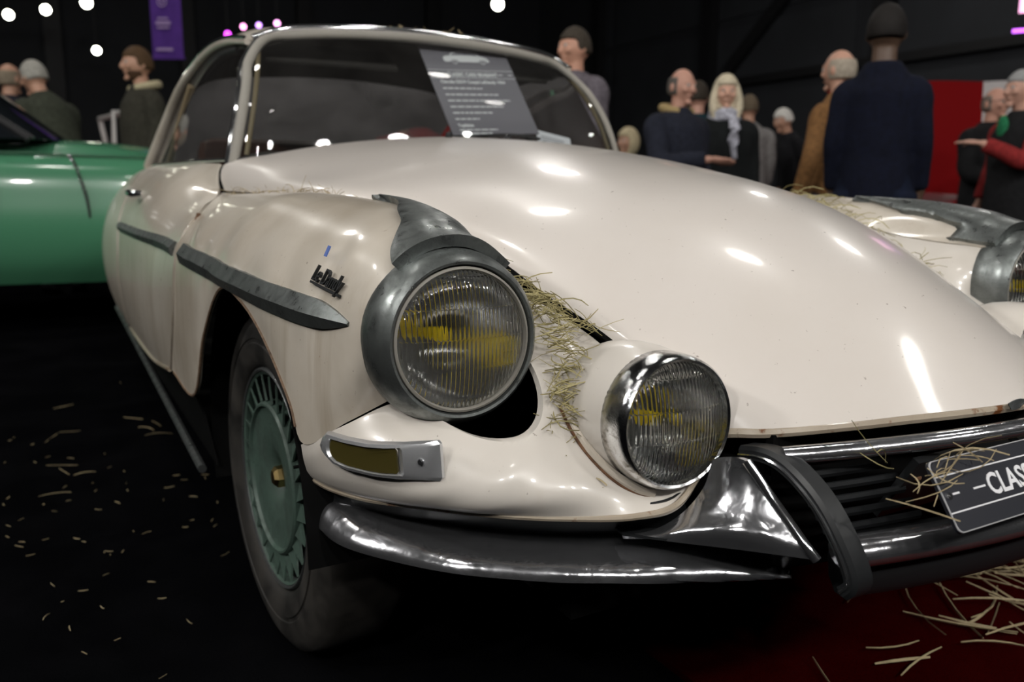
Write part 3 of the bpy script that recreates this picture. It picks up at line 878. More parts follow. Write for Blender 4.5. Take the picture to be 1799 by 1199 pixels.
    hc['label'] = 'sage green finned hubcap'
    ea, eb, en = frame(axw)
    nb = revolve('hub_nut', [(.022, .046), (.021, .066), (.014, .073), (0, .0745)], wc, axw, M['brass'], ty, seg=6, sharp=20)
    revolve('hubcap_shade_ring', [(.1515, .0535), (.195, .0535)], wc, axw, M['black'], ty, seg=64)  # black ring stands in for the shade between the vanes
    nf = 26
    vane = None
    for k in range(nf):
        t0 = 2 * np.pi * k / nf; t1 = t0 + 2 * np.pi / nf * .90
        pt = lambda r, t, h: wc + en * h + r * (math.cos(t) * ea + math.sin(t) * eb)
        V = [pt(.148, t0, .074), pt(.148, t1, .074), pt(.1985, (t0 * .45 + t1 * .55), .0735), pt(.150, t0, .070), pt(.150, t1, .063), pt(.1985, (t0 * .45 + t1 * .55), .070)]
        V[1] = pt(.148, t1, .0665)
        obj('vane', V, [(0, 1, 2), (3, 5, 4), (0, 3, 4, 1), (1, 4, 5, 2), (2, 5, 3, 0)], M['hub_green'], hc if s == 1 else hc, smooth=False)
        if s == -1 and k > 3: break
    tube('valve_stem', [pt(.195, .4, .07), pt(.190, .4, .085)], .003, M['black'], ty, seg=6)
    # dark wheel housing
    arch = []
    for xx in (-.80, -.50):
        arch.append([one((xx, .737 + .40 * math.cos(t), .33 + .375 * math.sin(t))) for t in np.linspace(-.3, math.pi + .02, 18)])
    panel('wheel_housing', loft(arch, 6, 40), M['black'], car, thick=.003, inside=one((-.65, .737, 1.5)))
    box('housing_wall', one((-.50, .737, .50)), (.012, .80, .46), M['black'], car)
    # sill
    roc = np.stack([spline([p + A((s * .006, 0, .006)), p + A((s * .03, 0, -.04)), q], 6) for p, q in
                    zip(spline(np.vstack([gf[0:14, -1][::-1], gd[:95, -1]]), 40), spline([one((-.80, 1.10, .255)), one((-.812, 2.04, .275)), one((-.815, 3.5, .312))], 40))])
    rk = panel('rocker_panel', roc, M['rust'] if False else M['black'], car, thick=.004)
    tube('sill_strip', spline([one((-.832, 1.10, .252)), one((-.831, 2.04, .281)), one((-.83, 3.5, .322))], 30), .010, M['dull_dark'], rk, seg=8)
    # door handle
    dh = one((-.826, 2.10, .862))
    tube('door_handle', [dh + one((-.0, -.075, .0)), dh + one((-.022, -.055, .0)), dh + one((-.03, 0, .002)), dh + one((-.022, .055, 0)), dh + one((0, .075, 0))], [.009, .012, .013, .012, .009], M['chrome_clean'], door, seg=10, n=16)
    # rusty fixing on the fender flank
    mk = one((-.792, 1.175, .800))
    if s == 1:
        obj('rust_stop', *tube_data([mk + A((0, .0, -.022)), mk + A((-.004, .01, 0)), mk + A((0, .02, .022))], [.005, .009, .005], 8), M['rust'], fen)
    # side glazing and its frame
    belt = spline([one(p) for p in ((-.655, 1.555, .952), (-.685, 1.80, .955), (-.70, 2.3, .960), (-.70, 2.75, .966), (-.69, 3.0, .968))], 30)
    rail = spline([one(p) for p in RAIL], 30)
    gl = np.stack([belt * (1 - t) + rail * t for t in np.linspace(0, 1, 12)])
    panel('side_window', gl + A((s * .012, 0, 0)), M['dusty'] if s == -1 else M['glass'], car, thick=0)
    tube('window_rail', rail, [.010, .013, .013, .016, .020, .024, .026], M['cream'], car, seg=10)
    tube('rail_chrome', rail + A((s * -.008, 0, .010)), .006, M['chrome_clean'], car, seg=8)
    tube('window_seal', np.array(list(rail[3:]) ) * .985 + A((s * -.008, .02, -.004)) + A((s * .014, -.035, -.008)), .013, M['dark_seal'], car, seg=8)
    tube('belt_strip', belt + A((0, 0, .002)), .006, M['chrome_clean'], car, seg=8)
    tube('inner_post', [one((-.672, 2.60, .965)), one((-.63, 2.55, 1.12)), one((-.60, 2.45, 1.24))], .011, M['tan'], car, seg=8, n=12)

RAIL = [(-.548, 1.735, 1.295), (-.566, 1.90, 1.318), (-.578, 2.15, 1.325), (-.592, 2.45, 1.292), (-.61, 2.68, 1.235), (-.64, 2.90, 1.118), (-.685, 3.10, .968)]
build_side(1)
build_side(-1)

# ---------------- roof, screens and cabin
ROOF = [
 [(-.535,1.735,1.300),(-.45,1.725,1.330),(-.25,1.715,1.350),(0,1.71,1.358)],
 [(-.560,1.90,1.326),(-.47,1.89,1.362),(-.25,1.88,1.380),(0,1.88,1.386)],
 [(-.574,2.15,1.333),(-.47,2.14,1.383),(-.25,2.13,1.402),(0,2.13,1.408)],
 [(-.588,2.45,1.300),(-.48,2.45,1.363),(-.25,2.45,1.392),(0,2.45,1.40)],
 [(-.604,2.68,1.245),(-.49,2.68,1.320),(-.25,2.68,1.352),(0,2.68,1.362)],
]
GR = loft([mirror_half(s) for s in ROOF], 60, 60)
panel('roof', GR, M['chrome_clean'] if False else M['cream'], car, thick=.006)
panel('headliner', GR + A((0, 0, -.028)), M['headliner'], car, thick=.004)
tube('roof_gutter', np.vstack([GR[0]]) + A((0, -.004, .004)), .011, M['chrome_clean'], car, seg=10)
WB = mirror_half([(-.640,1.545,.945),(-.60,1.515,.950),(-.43,1.485,.972),(-.25,1.47,.995),(0,1.46,1.01)])
WT = mirror_half([(-.545,1.725,1.283),(-.50,1.722,1.305),(-.40,1.715,1.322),(-.25,1.705,1.335),(0,1.70,1.343)])
wb, wt = spline(WB, 60), spline(WT, 60)
rows = []
for t in np.linspace(0, 1, 20):
    p = wb * (1 - t) + wt * t
    p = p + A((0, -.045, .018)) * math.sin(math.pi * t)
    rows.append(p)
GW = np.stack(rows)
ws = panel('windshield', GW, M['glass'], car, thick=0)
ed = np.vstack([GW[:, 0], GW[-1, 1:-1], GW[::-1, -1]])
# rounded upper corners for the gasket
tube('windshield_gasket', spline(np.vstack([GW[:-3:3, 0], GW[-1, 3:-3:4], GW[:-3:3, -1][::-1]]), 140), .0135, M['seal'], ws, seg=10)
tube('chrome_surround', spline(np.vstack([GW[:-3:3, 0] + A((-.016, .012, 0)), GW[-1, 3:-3:4] + A((0, .012, .016)), GW[:-3:3, -1][::-1] + A((.016, .012, 0))]), 140), .008, M['chrome_clean'], ws, seg=8)
tube('lower_gasket', wb + A((0, .004, .004)), .010, M['dark_seal'], ws, seg=8)
for s in (-1, 1):
    tube('inner_gasket', GW[1:-1, 1 if s == -1 else -2] + A((-s * .012, .012, 0)), .007, M['tan'], ws, seg=8)
# rear screen and deck
RB = mirror_half([(-.63,3.16,.962),(-.45,3.30,.955),(-.2,3.36,.952),(0,3.37,.95)])
rb, rt = spline(RB, 40), GR[-1][np.linspace(0, 59, 40).astype(int)]
GB = np.stack([rb * (1 - t) + rt * t + A((0, .05, .03)) * math.sin(math.pi * t) for t in np.linspace(0, 1, 14)])
panel('rear_window', GB, M['dusty'], car, thick=0)
deck = loft([list(rb), [(-.66,3.5,.94),(-.3,3.55,.95),(0,3.56,.952),(.3,3.55,.95),(.66,3.5,.94)], [(-.52,4.2,.86),(-.25,4.22,.87),(0,4.23,.872),(.25,4.22,.87),(.52,4.2,.86)], [(-.36,4.62,.74),(-.2,4.66,.745),(0,4.67,.747),(.2,4.66,.745),(.36,4.62,.74)], [(-.5,4.63,.40),(-.2,4.68,.40),(0,4.69,.40),(.2,4.68,.40),(.5,4.63,.40)]], 40, 30)
panel('trunk_lid', deck, M['cream'], car, thick=.006)
# cabin
box('dashboard', (0, 1.66, .93), (1.16, .30, .10), M['interior'], car, bevel=.03)
for s in (-1, 1):
    sb = box('seat', (s * .32, 2.35, .62), (.50, .50, .20), M['leather'], car, bevel=.05)
    box('seat_back', (s * .32, 2.62, .84), (.48, .14, .46), M['leather'], sb, bevel=.05)
    dark_refl = box('screen_reflection_panel', (s * .28, 1.83, 1.285), (.42, .015, .12), M['interior'], car, R=np.array(Matrix.Rotation(math.radians(-58), 3, 'X')), bevel=.004)  # dark panel put in for a dark reflection in the windscreen
sw = tube('steering_wheel', [(.32 + .19 * math.cos(t), 1.86 - .05 * math.sin(t), .93 + .17 * math.sin(t)) for t in np.linspace(0, 2 * np.pi, 32, endpoint=False)], .010, M['black_satin'], car, seg=8, closed=True)
tube('steering_spoke', [(.32, 1.70, .88), (.32, 1.86, .93), (.45, 1.83, 1.03)], .010, M['black_satin'], sw, seg=8, n=12)
panel('cabin_floor', loft([[(-.80,1.2,.27),(0,1.2,.25),(.80,1.2,.27)],[(-.80,3.4,.30),(0,3.4,.28),(.80,3.4,.30)],[(-.55,4.5,.35),(0,4.5,.33),(.55,4.5,.35)]], 12, 12), M['black'], car, thick=.01)
panel('firewall', loft([[(-.74,1.44,.30),(0,1.40,.30),(.74,1.44,.30)],[(-.66,1.50,.90),(0,1.43,.97),(.66,1.50,.90)]], 4, 10), M['black'], car, thick=.006)
box('underbody', (0, .75, .29), (.98, 1.3, .03), M['black'], car)
for s in (-1, 1):
    rwl = revolve('rear_wheel', [(.205, -.07), (.24, -.082), (.305, -.078), (.330, -.045), (.331, .045), (.305, .078), (.24, .082), (.21, .07), (.19, .05), (.10, .045), (0, .045)], (s * .64, 3.86, .331), (s, 0, 0), M['rubber'], car, seg=40)
# grille between the overriders
gr = box('grille_backing', (0, -.098, .505), (.66, .012, .15), M['black'], car)
def bow(x, y0, sag): return y0 + sag * (x / .33) ** 2
for i in range(6):
    z = .5525 - i * .0125
    for s in (-1, 1):
        pts = [(s * x, bow(x, -.165 - .012 * i, .030), z) for x in (.335, .30, .26, .215, .19)]
        tube('slat', pts, .0034, M['black_satin'], gr, seg=6, n=8, flat=1.6)
for s in (-1, 1):
    box('mount_panel', (s * .105, -.185, .515), (.19, .01, .10), M['black_satin'], gr, R=np.array(Matrix.Rotation(math.radians(30), 3, 'X')))
    revolve('mount_bolt', [(0, .004), (.006, .003), (.007, 0)], (s * .175, -.196, .53), (0, -1, .5), M['rust'], gr, seg=8)
top = [(x, bow(abs(x), -.243, .100), .587 - .020 * (abs(x) / .33) ** 2) for x in np.linspace(-.345, .345, 25)]
tb = tube('upper_bumper_bar', top, .0135, M['chrome'], car, seg=14, flat=.8)
low = [(x, bow(abs(x), -.270, .050), .478 - .006 * (abs(x) / .33) ** 2) for x in np.linspace(-.335, .335, 25)]
tube('lower_bumper_bar', low, .024, M['chrome'], car, seg=16, flat=.75)
lowb = [(x, bow(abs(x), -.235, .050), .44) for x in np.linspace(-.30, .30, 13)]
tube('lower_apron', lowb, .026, M['black_satin'], car, seg=10, flat=1.6)
# wiper at the screen foot
wp = tube('wiper', spline([(.02, 1.445, 1.034), (.10, 1.442, 1.042), (.17, 1.438, 1.044), (.26, 1.445, 1.036)], 20), .0045, M['black_satin'], car, seg=6)
revolve('wiper_pivot', [(0, .012), (.008, .010), (.010, 0)], (.14, 1.435, 1.034), (0, -.3, 1), M['chrome_clean'], wp, seg=12)
# name badge on the fender: dark script on a bar
u0, u1 = .868, .952
bd = []
P0 = surf(GF, .835, at_height(GF, .835, .752)); P1 = surf(GF, .925, at_height(GF, .925, .740))
nb_ = normal_at(GF, .88, at_height(GF, .88, .746))
bx = (P1 - P0); bl = np.linalg.norm(bx); bx /= bl
by = np.cross(nb_, bx); by /= np.linalg.norm(by)
if by[2] < 0: by = -by
nn_ = np.cross(bx, by)
V, F = join([text_data('Le Dandy', .034, P0 + nn_ * .006, bx, by, .0022, .28, width=bl), box_data((P0 + P1) / 2 + nn_ * .004 - by * .003, (bl * 1.02, .0035, .005), np.stack([bx, by, nn_], 1))])
bg = obj('name_badge', V, F, M['black_satin'], car, smooth=False)
bg['label'] = 'dark script name badge'
obj('tape_scrap', *box_data(P0 + nn_ * .003 + by * .045 + bx * .004, (.006, .016, .002), np.stack([bx, by, nn_], 1)), mat('blue_tape', (.08, .14, .40), .5), bg)
# ================================================================= signs on and in the coupe
def frame_axes(O, Xp, Yp):
    X = A(Xp, float) - A(O, float); Y = A(Yp, float) - A(O, float)
    return A(O, float), X, Y
# show plate leaning on the grille
pt = thing('show_plate', 'dark show plate with white lines and lettering on the coupe grille', 'sign', (0, -.29, .5), world=True)
O = A((-.272, -.313, .516)); X = A((1., 0, 0)); Y = A((0, .046, .067)); H = np.linalg.norm(Y); Y /= H; Wd = .52; Z = np.cross(X, Y)
def rrect(w, h, r, n=5, ox=0, oy=0):
    out = []
    for cx, cy, a0 in ((w - r, h - r, 0), (r, h - r, 90), (r, r, 180), (w - r, r, 270)):
        for i in range(n): a = math.radians(a0 + 90 * i / (n - 1)); out.append((ox + cx + r * math.cos(a), oy + cy + r * math.sin(a)))
    return out
obj('plate', *plate_data(rrect(Wd, H, .008), None, .004, O, X, Y), M['plate'], pt)
obj('plate_rim', *plate_data(rrect(Wd, H, .008), rrect(Wd - .003, H - .003, .0075, 5, .0015, .0015), .0012, O + Z * .004, X, Y), M['plate_edge'], pt)
bars = []
def bar(x, y, w, h): bars.append(plate_data([(x, y), (x + w, y), (x + w, y + h), (x, y + h)], None, .0005, O + Z * .0041, X, Y))
bar(.002, H * .765, Wd - .004, .0016); bar(.002, H * .265, Wd - .004, .0016)
bar(.018, H * .50, .012, .0022); bar(.056, H * .50, .022, .0022)
bar(Wd - .030, H * .50, .012, .0022); bar(Wd - .078, H * .50, .022, .0022)
bars.append(text_data('CLASSIC CARS BRABANT', .0345, O + X * .082 + Y * (H * .515 - .012) + Z * .0045, X, Y, .0004, width=.345, bold=.0007))
V, F = join(bars); obj('plate_print', V, F, M['white_print'], pt, smooth=False)
for x in (.010, Wd - .010):
    revolve('plate_screw', [(0, .003), (.004, .0024), (.0045, 0)], O + X * x + Y * H * .5 + Z * .004, Z, M['chrome_clean'], pt, seg=10)

# information board behind the windscreen
st = thing('information_board', 'grey information board with white car drawing behind the coupe windscreen', 'sign', (.15, 1.64, 1.03), world=True)
BLc = A((.002, 1.528, 1.04)); Y = A((-.024, .207, .287)); H = np.linalg.norm(Y); Y /= H; X = A((1., 0, .0)); X -= Y * (X @ Y); X /= np.linalg.norm(X); Wd = .312; Z = np.cross(X, Y)
if Z[1] > 0: Z = -Z
Z = np.cross(X, Y)
obj('board', *plate_data([(0, 0), (Wd, 0), (Wd, H), (0, H)], None, .003, BLc, X, Y), M['sheet'], st)
pr = []
def pbar(x, y, w, h): pr.append(plate_data([(x, y), (x + w, y), (x + w, y + h), (x, y + h)], None, .0005, BLc + Z * .0032, X, Y))
def ptext(s, x, y, size, w): pr.append(text_data(s, size, BLc + X * x + Y * y + Z * .0036, X, Y, .0003, width=w, bold=.0006))
top = H
pbar(.0, top - .100, Wd, .0016); pbar(.0, top - .131, Wd, .0016)
pbar(.008, top - .117, .016, .003); pbar(.040, top - .117, .018, .003); pbar(Wd - .024, top - .117, .016, .003); pbar(Wd - .062, top - .117, .018, .003)
ptext('CLASSIC CARS BRABANT', .062, top - .124, .022, .185)
ptext('Citroën DS19 Coupé LeDandy 1964', .030, top - .152, .017, .235)
random.seed(3)
for i, (y, w, x0) in enumerate(((.175, .14, .03), (.200, .19, .03), (.224, .225, .03), (.248, .19, .03), (.272, .14, .03), (.296, .085, .03), (.338, .135, .03), (.352, .11, .03))):
    x = x0
    while x < x0 + w:
        d = random.uniform(.010, .026); pbar(x, top - y, min(d, x0 + w - x), .0046); x += d + .0035
ptext('Topfeiten', .030, top - .324, .017, .055)
# white car drawing: body, cabin roof line, wheels
body = [(.085, .038), (.083, .050), (.092, .058), (.118, .061), (.150, .062), (.190, .062), (.225, .060), (.244, .053), (.250, .043), (.250, .036), (.240, .034), (.236, .042), (.224, .045), (.214, .041), (.210, .034), (.136, .034), (.132, .042), (.122, .045), (.112, .041), (.108, .035), (.09, .034)]
pr.append(plate_data([(x - .012, top - .098 + y) for x, y in body], None, .0005, BLc + Z * .0032, X, Y))
arc_o = [(.112 + .055 * (1 - math.cos(t)), .063 + .017 * math.sin(t)) for t in np.linspace(0, math.pi, 12)]
arc_i = [(.118 + .048 * (1 - math.cos(t)), .063 + .011 * math.sin(t)) for t in np.linspace(math.pi, 0, 12)]
pr.append(plate_data([(x - .012, top - .098 + y) for x, y in arc_o + arc_i], None, .0005, BLc + Z * .0032, X, Y))
for cx in (.122, .225):
    ci = [(cx - .012 + .0085 * math.cos(t), top - .098 + .034 + .0085 * math.sin(t)) for t in np.linspace(0, 2 * np.pi, 14, endpoint=False)]
    ii = [(cx - .012 + .006 * math.cos(t), top - .098 + .034 + .006 * math.sin(t)) for t in np.linspace(0, 2 * np.pi, 14, endpoint=False)]
    pr.append(plate_data(ci, ii, .0006, BLc + Z * .0032, X, Y))
V, F = join(pr); obj('board_print', V, F, M['white_print'], st, smooth=False)
# small white card next to it
cd = thing('paper_card', 'small white paper card beside the grey board behind the windscreen', 'card', (.4, 1.57, 1.03), world=True)
O2 = A((.338, 1.585, 1.028)); Y2 = A((.02, .05, .050)); h2 = np.linalg.norm(Y2); Y2 /= h2; X2 = A((1., 0, -.02)); X2 -= Y2 * (X2 @ Y2); X2 /= np.linalg.norm(X2)
obj('card', *plate_data([(0, 0), (.125, 0), (.125, h2), (0, h2)], None, .001, O2, X2, Y2), M['paper'], cd)
Z2 = np.cross(X2, Y2)
V, F = join([plate_data([(.015, y), (.10, y), (.10, y + .004), (.015, y + .004)], None, .0004, O2 + Z2 * .0012, X2, Y2) for y in (.02, .032, .044)])
obj('card_print', V, F, M['sheet'], cd, smooth=False)

# ================================================================= hay and straw
def blade(p, d, L, w, bend, nseg=4):
    """one bent stalk as a slim three-sided tube."""
    d = A(d, float); d /= np.linalg.norm(d)
    s = np.cross(d, A((.1, .2, 1.))); s /= max(1e-6, np.linalg.norm(s)); u = np.cross(s, d)
    t = np.linspace(-.5, .5, nseg + 1)
    b1, b2 = random.uniform(-bend, bend), random.uniform(-bend, bend)
    P = [A(p) + d * L * x + s * b1 * L * (x * x * 4 - 1) * .5 + u * b2 * L * (x * x * 4 - 1) * .5 for x in t]
    return tube_data(P, [w * .7, w, w, w * .6], 3, None, False, 1, True, up=(.31, .2, .9))
def rdir(flat=.4):
    a = random.uniform(0, 2 * math.pi); return (math.cos(a), math.sin(a), random.uniform(-flat, flat))
def hay(name, pts, n, spread, L=(.02, .06), w=(.0005, .0011), flat=.5, label=None, bend=.3, mat_='straw_green', dirs=None):
    parts = []
    P = spline(pts, 60) if len(pts) > 1 else np.repeat(A(pts), 60, 0)
    for i in range(n):
        k_ = random.randrange(60)
        p = P[k_] + np.random.normal(0, 1, 3) * A(spread)
        d = rdir(flat)
        if dirs is not None and random.random() < .6: d = A(dirs) + np.random.normal(0, .35, 3)
        parts.append(blade(p, d, random.uniform(*L), random.uniform(*w), bend))
    V, F = join(parts)
    o = obj(name, V, F, M[mat_])
    tag(o, label, 'hay', kind='stuff')
    return o
hay('hay_tuft', [(-.505, .20, .735), (-.50, .13, .69), (-.515, .075, .635), (-.535, .05, .59), (-.55, .055, .565)], 210, (.010, .010, .012), (.02, .075), label='tuft of dry hay caught between headlamp bezel and lamp pod', bend=.45)
hay('hay_strand', [(-.53, .33, .775), (-.49, .25, .735), (-.455, .19, .70), (-.44, .14, .685)], 120, (.012, .012, .006), (.02, .07), label='hay strands along the gap between bonnet and headlamp', dirs=(.5, -.6, -.45))
hay('hay_strand', [(-.69, 1.38, .862), (-.655, 1.12, .868), (-.62, .92, .868), (-.575, .77, .862)], 110, (.012, .02, .004), (.02, .09), (.0005, .0010), label='thin hay lying along the seam of the coupe fender', dirs=(.12, -1, 0), mat_='straw')
hay('hay_strand', [(.60, .78, .872), (.53, .55, .845), (.47, .37, .775), (.445, .22, .715)], 130, (.018, .02, .010), (.03, .10), (.0006, .0013), label='loose hay along the far bonnet seam by the second lamp', bend=.5)
hay('hay_strand', [(-.12, 1.80, 1.376), (0, 1.80, 1.378), (.12, 1.80, 1.374)], 36, (.05, .02, .005), (.03, .09), (.0010, .002), label='straw bits lying on the coupe roof', mat_='straw')
hay('hay_strand', [(-.31, -.285, .548), (-.27, -.285, .572), (-.21, -.282, .588), (-.19, -.282, .592)], 18, (.012, .004, .004), (.03, .085), (.0005, .0012), label='straw stalks stuck over the corner of the show plate', dirs=(1, -.1, .28), mat_='straw')
hay('hay_strand', [(-.285, -.205, .588), (-.26, -.235, .575)], 3, (.02, .006, .01), (.05, .08), (.0005, .0008), label='single straw stalks hanging between bonnet lip and chrome bar', dirs=(.2, -.2, -1))
hay('hay_twig', [(-.545, .035, .545), (-.535, .012, .53), (-.525, -.01, .515)], 12, (.006, .004, .006), (.015, .03), (.0008, .0014), label='small brown twig of hay on the nose panel below the pod', mat_='straw')
# floor straw
def floor_straw(name, cx, cy, sx, sy, n, L, w, label, mat_='straw', z=.004, zs=.003):
    parts = []
    for i in range(n):
        x = cx + random.gauss(0, 1) * sx; y = cy + random.gauss(0, 1) * sy
        parts.append(blade((x, y, z + abs(random.gauss(0, zs))), rdir(.06), random.uniform(*L), random.uniform(*w), .14))
    V, F = join(parts); o = obj(name, V, F, M[mat_]); tag(o, label, 'straw', kind='stuff'); return o
floor_straw('straw_litter', -1.1, 1.5, .28, .60, 120, (.006, .030), (.0006, .0013), 'scattered straw bits on the black carpet beside the coupe', z=.002)
floor_straw('straw_litter', -.98, 2.3, .12, .30, 12, (.06, .13), (.0008, .0015), 'longer straw stalks on the black carpet by the door sill', z=.002)
floor_straw('straw_heap', .98, .30, .14, .10, 260, (.08, .26), (.0015, .003), 'heap of straw on the dark red carpet in front of the coupe', z=.02, zs=.05)
floor_straw('straw_litter', .62, .08, .18, .10, 42, (.08, .24), (.0015, .0032), 'loose straw stalks spread on the dark red carpet', z=.018, zs=.01)

# ================================================================= banner and show lights
M['purple'] = fabric('purple_banner_cloth', (.07, .024, .19), .8, .15, 8)
M['purple_print'] = mat('faded_lilac_print', (.30, .20, .40), .7)
bn = thing('hanging_banner', 'purple hanging banner with faded lilac print', 'banner', (.32, 9.9, 2.36), rotz=math.radians(-29.3))
gb_ = np.stack([[((x - .5) * .36, .012 * math.sin(5 * x + z * 1.3), z) for x in np.linspace(0, 1, 14)] for z in np.linspace(0, 1.6, 20)])
panel('cloth', gb_, M['purple'], bn, thick=.004, inside=(0, 5, 1))
tube('banner_rod', [(-.20, 0, 1.6), (.20, 0, 1.6)], .012, M['steel_black'], bn, seg=8)
tube('banner_rod', [(-.19, 0, 0), (.19, 0, 0)], .010, M['purple'], bn, seg=8)
for z, h_, w_ in ((.10, .03, .19), (.34, .02, .14), (.39, .035, .17), (.44, .02, .12)): box('print_line', (-.03, -.022, z), (w_, .003, h_), M['purple_print'], bn)
revolve('print_ring', [(.055, 0), (.05, .002), (.043, .002), (.04, 0)], (-.03, -.02, .62), (0, -1, 0), M['purple_print'], bn, seg=20)
revolve('print_dot', [(.018, 0), (.0, .003)], (-.03, -.02, .62), (0, -1, 0), M['purple_print'], bn, seg=8)
for ex in (-.12, .12): tube('banner_cord', [(ex, 0, 1.6), (ex, 0, 5.6)], .004, M['steel_black'], bn, seg=5)
# ================================================================= other vehicles
M['green'] = mat('green_enamel', (.062, .21, .115), .22, 0, coat=.7)
M['green_dark'] = mat('green_enamel_shaded', (.02, .08, .04), .4, 0, coat=.3)  # darker copy of the green, used as painted shade in the crease
M['red'] = mat('red_enamel', (.17, .003, .005), .42, 0, coat=.15)
M['red_matt'] = mat('red_primer_underside', (.16, .003, .004), .8, spec=.08)
M['dark_glass'] = mat('dark_car_glass', (.008, .010, .012), .05, 0, coat=.6)
M['white_car'] = mat('white_enamel', (.60, .58, .56), .3, 0, coat=.5)

def lamp_unit(c, n, r, parent, ring='chrome_clean'):
    h = revolve('headlamp', [(r * 1.12, -.03), (r * 1.18, 0), (r * 1.12, .018), (r, .02), (r * .97, .005)], c, n, M[ring], parent, seg=28)
    revolve('reflector', [(r * .96, .006), (r * .8, -.02), (r * .4, -.05), (0, -.06)], c, n, M['reflector'], h, seg=24)
    revolve('lens', [(r * .98, .010), (r * .8, .022), (r * .4, .032), (0, .035)], c, n, M['glass'], h, seg=24)
    return h

# ---- green saloon parked across behind the coupe: local +x is its nose, +y its far flank
gc = thing('vintage_car', 'glossy green vintage car with dark raked windscreen parked behind the coupe', 'car', (-1.10, 5.75, 0), rotz=math.radians(-8))
def gsec(x, zt, w_, zs, zc):
    """half body section (near flank y<0): sill, flank, shoulder, crown."""
    return [(x, -w_ + .10, .30), (x, -w_ + .02, .42), (x, -w_ - .02, .60), (x, -w_, .80), (x, -w_ + .05, zs - .06), (x, -w_ + .14, zs), (x, -w_ + .30, zs + .01), (x, -w_ + .42, zt - .01), (x, -.25, zc), (x, 0, zc + .005)]
GS = [gsec(-2.9, .95, .70, .92, .97), gsec(-2.2, 1.15, .80, 1.06, 1.17), gsec(-1.0, 1.15, .84, 1.07, 1.17), gsec(-.15, 1.15, .85, 1.07, 1.17), gsec(.3, 1.15, .85, 1.065, 1.18), gsec(.8, 1.10, .84, 1.05, 1.13), gsec(1.3, .98, .80, .97, 1.0), gsec(1.6, .80, .70, .80, .82), gsec(1.68, .6, .62, .6, .62)]
full = [s_ + [(p[0], -p[1], p[2]) for p in s_[-2::-1]] for s_ in GS]
gg = loft(full, 70, 70)
gb0 = panel('body', gg, M['green'], gc, thick=.01, inside=(-.5, 0, .5))
tube('bonnet_seam', [(.26, -.70, 1.075), (.30, -.78, 1.03), (.33, -.835, .94), (.36, -.86, .82), (.37, -.862, .70)], .008, M['steel_black'], gb0, seg=6, n=30)
for i in range(6):
    t = i / 5; p = spline([(.27, -.72, 1.07), (.30, -.79, 1.02), (.33, -.845, .94), (.36, -.87, .82)], 7)[i]
    revolve('seam_bead', [(0, .010), (.008, .006), (.010, 0)], p, (0, -1, .4), M['chrome_clean'], gb0, seg=10)
tube('crease_shade_line', [(-2.2, -.70, 1.072), (-.15, -.73, 1.082), (.8, -.70, 1.062)], .006, M['green_dark'], gb0, seg=6, n=30)  # darker green tube paints in the shade along the crease
# cabin: dark screen, posts, roof
cab0 = [(-2.3, -.66, 1.14), (-1.6, -.72, 1.16), (-.6, -.70, 1.16), (.05, -.62, 1.17), (.18, -.3, 1.18), (.20, 0, 1.18)]
cab1 = [(-1.75, -.52, 1.60), (-1.4, -.56, 1.64), (-.9, -.56, 1.64), (-.52, -.52, 1.62), (-.42, -.28, 1.63), (-.40, 0, 1.635)]
sym = lambda L: L + [(p[0], -p[1], p[2]) for p in L[-2::-1]]
a0, a1 = spline(sym(cab0), 50), spline(sym(cab1), 50)
wnd = panel('window_band', np.stack([a0 * (1 - t) + a1 * t + A((0, 0, .02 * math.sin(math.pi * t))) for t in np.linspace(0, 1, 10)]), M['dark_glass'], gc, thick=.004, inside=(-.8, 0, 1.2))
rf = np.stack([a1 * (1 - t) + A((-1.0, 0, 1.70)) * t + A((0, 0, .05)) * math.sin(math.pi * t * .5) * (1 - t) for t in np.linspace(0, .98, 8)])
panel('roof', rf, M['green'], gc, thick=.01, inside=(-.8, 0, 1.2))
for s in (-1, 1):
    tube('screen_post', [(.05, s * .625, 1.165), (-.25, s * .585, 1.39), (-.50, s * .53, 1.61)], .022, M['steel_black'], gc, seg=8, n=14)
    tube('post_chrome', [(.075, s * .605, 1.175), (-.23, s * .565, 1.40), (-.47, s * .51, 1.62)], .010, M['chrome_clean'], gc, seg=8, n=14)
    for fx in (-1.7, 1.0):
        wl = revolve('wheel', [(.17, -.08), (.22, -.09), (.30, -.085), (.33, -.05), (.33, .05), (.30, .085), (.22, .09), (.17, .07), (.1, .06), (0, .06)], (fx, s * .70, .33), (0, s, 0), M['rubber'], gc, seg=32)
    wpr = tube('wiper', [(.16, s * .30, 1.195), (-.02, s * .34, 1.33), (-.2, s * .36, 1.46)], .007, M['black_satin'], gc, seg=6, n=10)
tube('door_mirror_arm', [(-.10, -.80, 1.07), (-.13, -.86, 1.13)], .008, M['chrome_clean'], gc, seg=6)

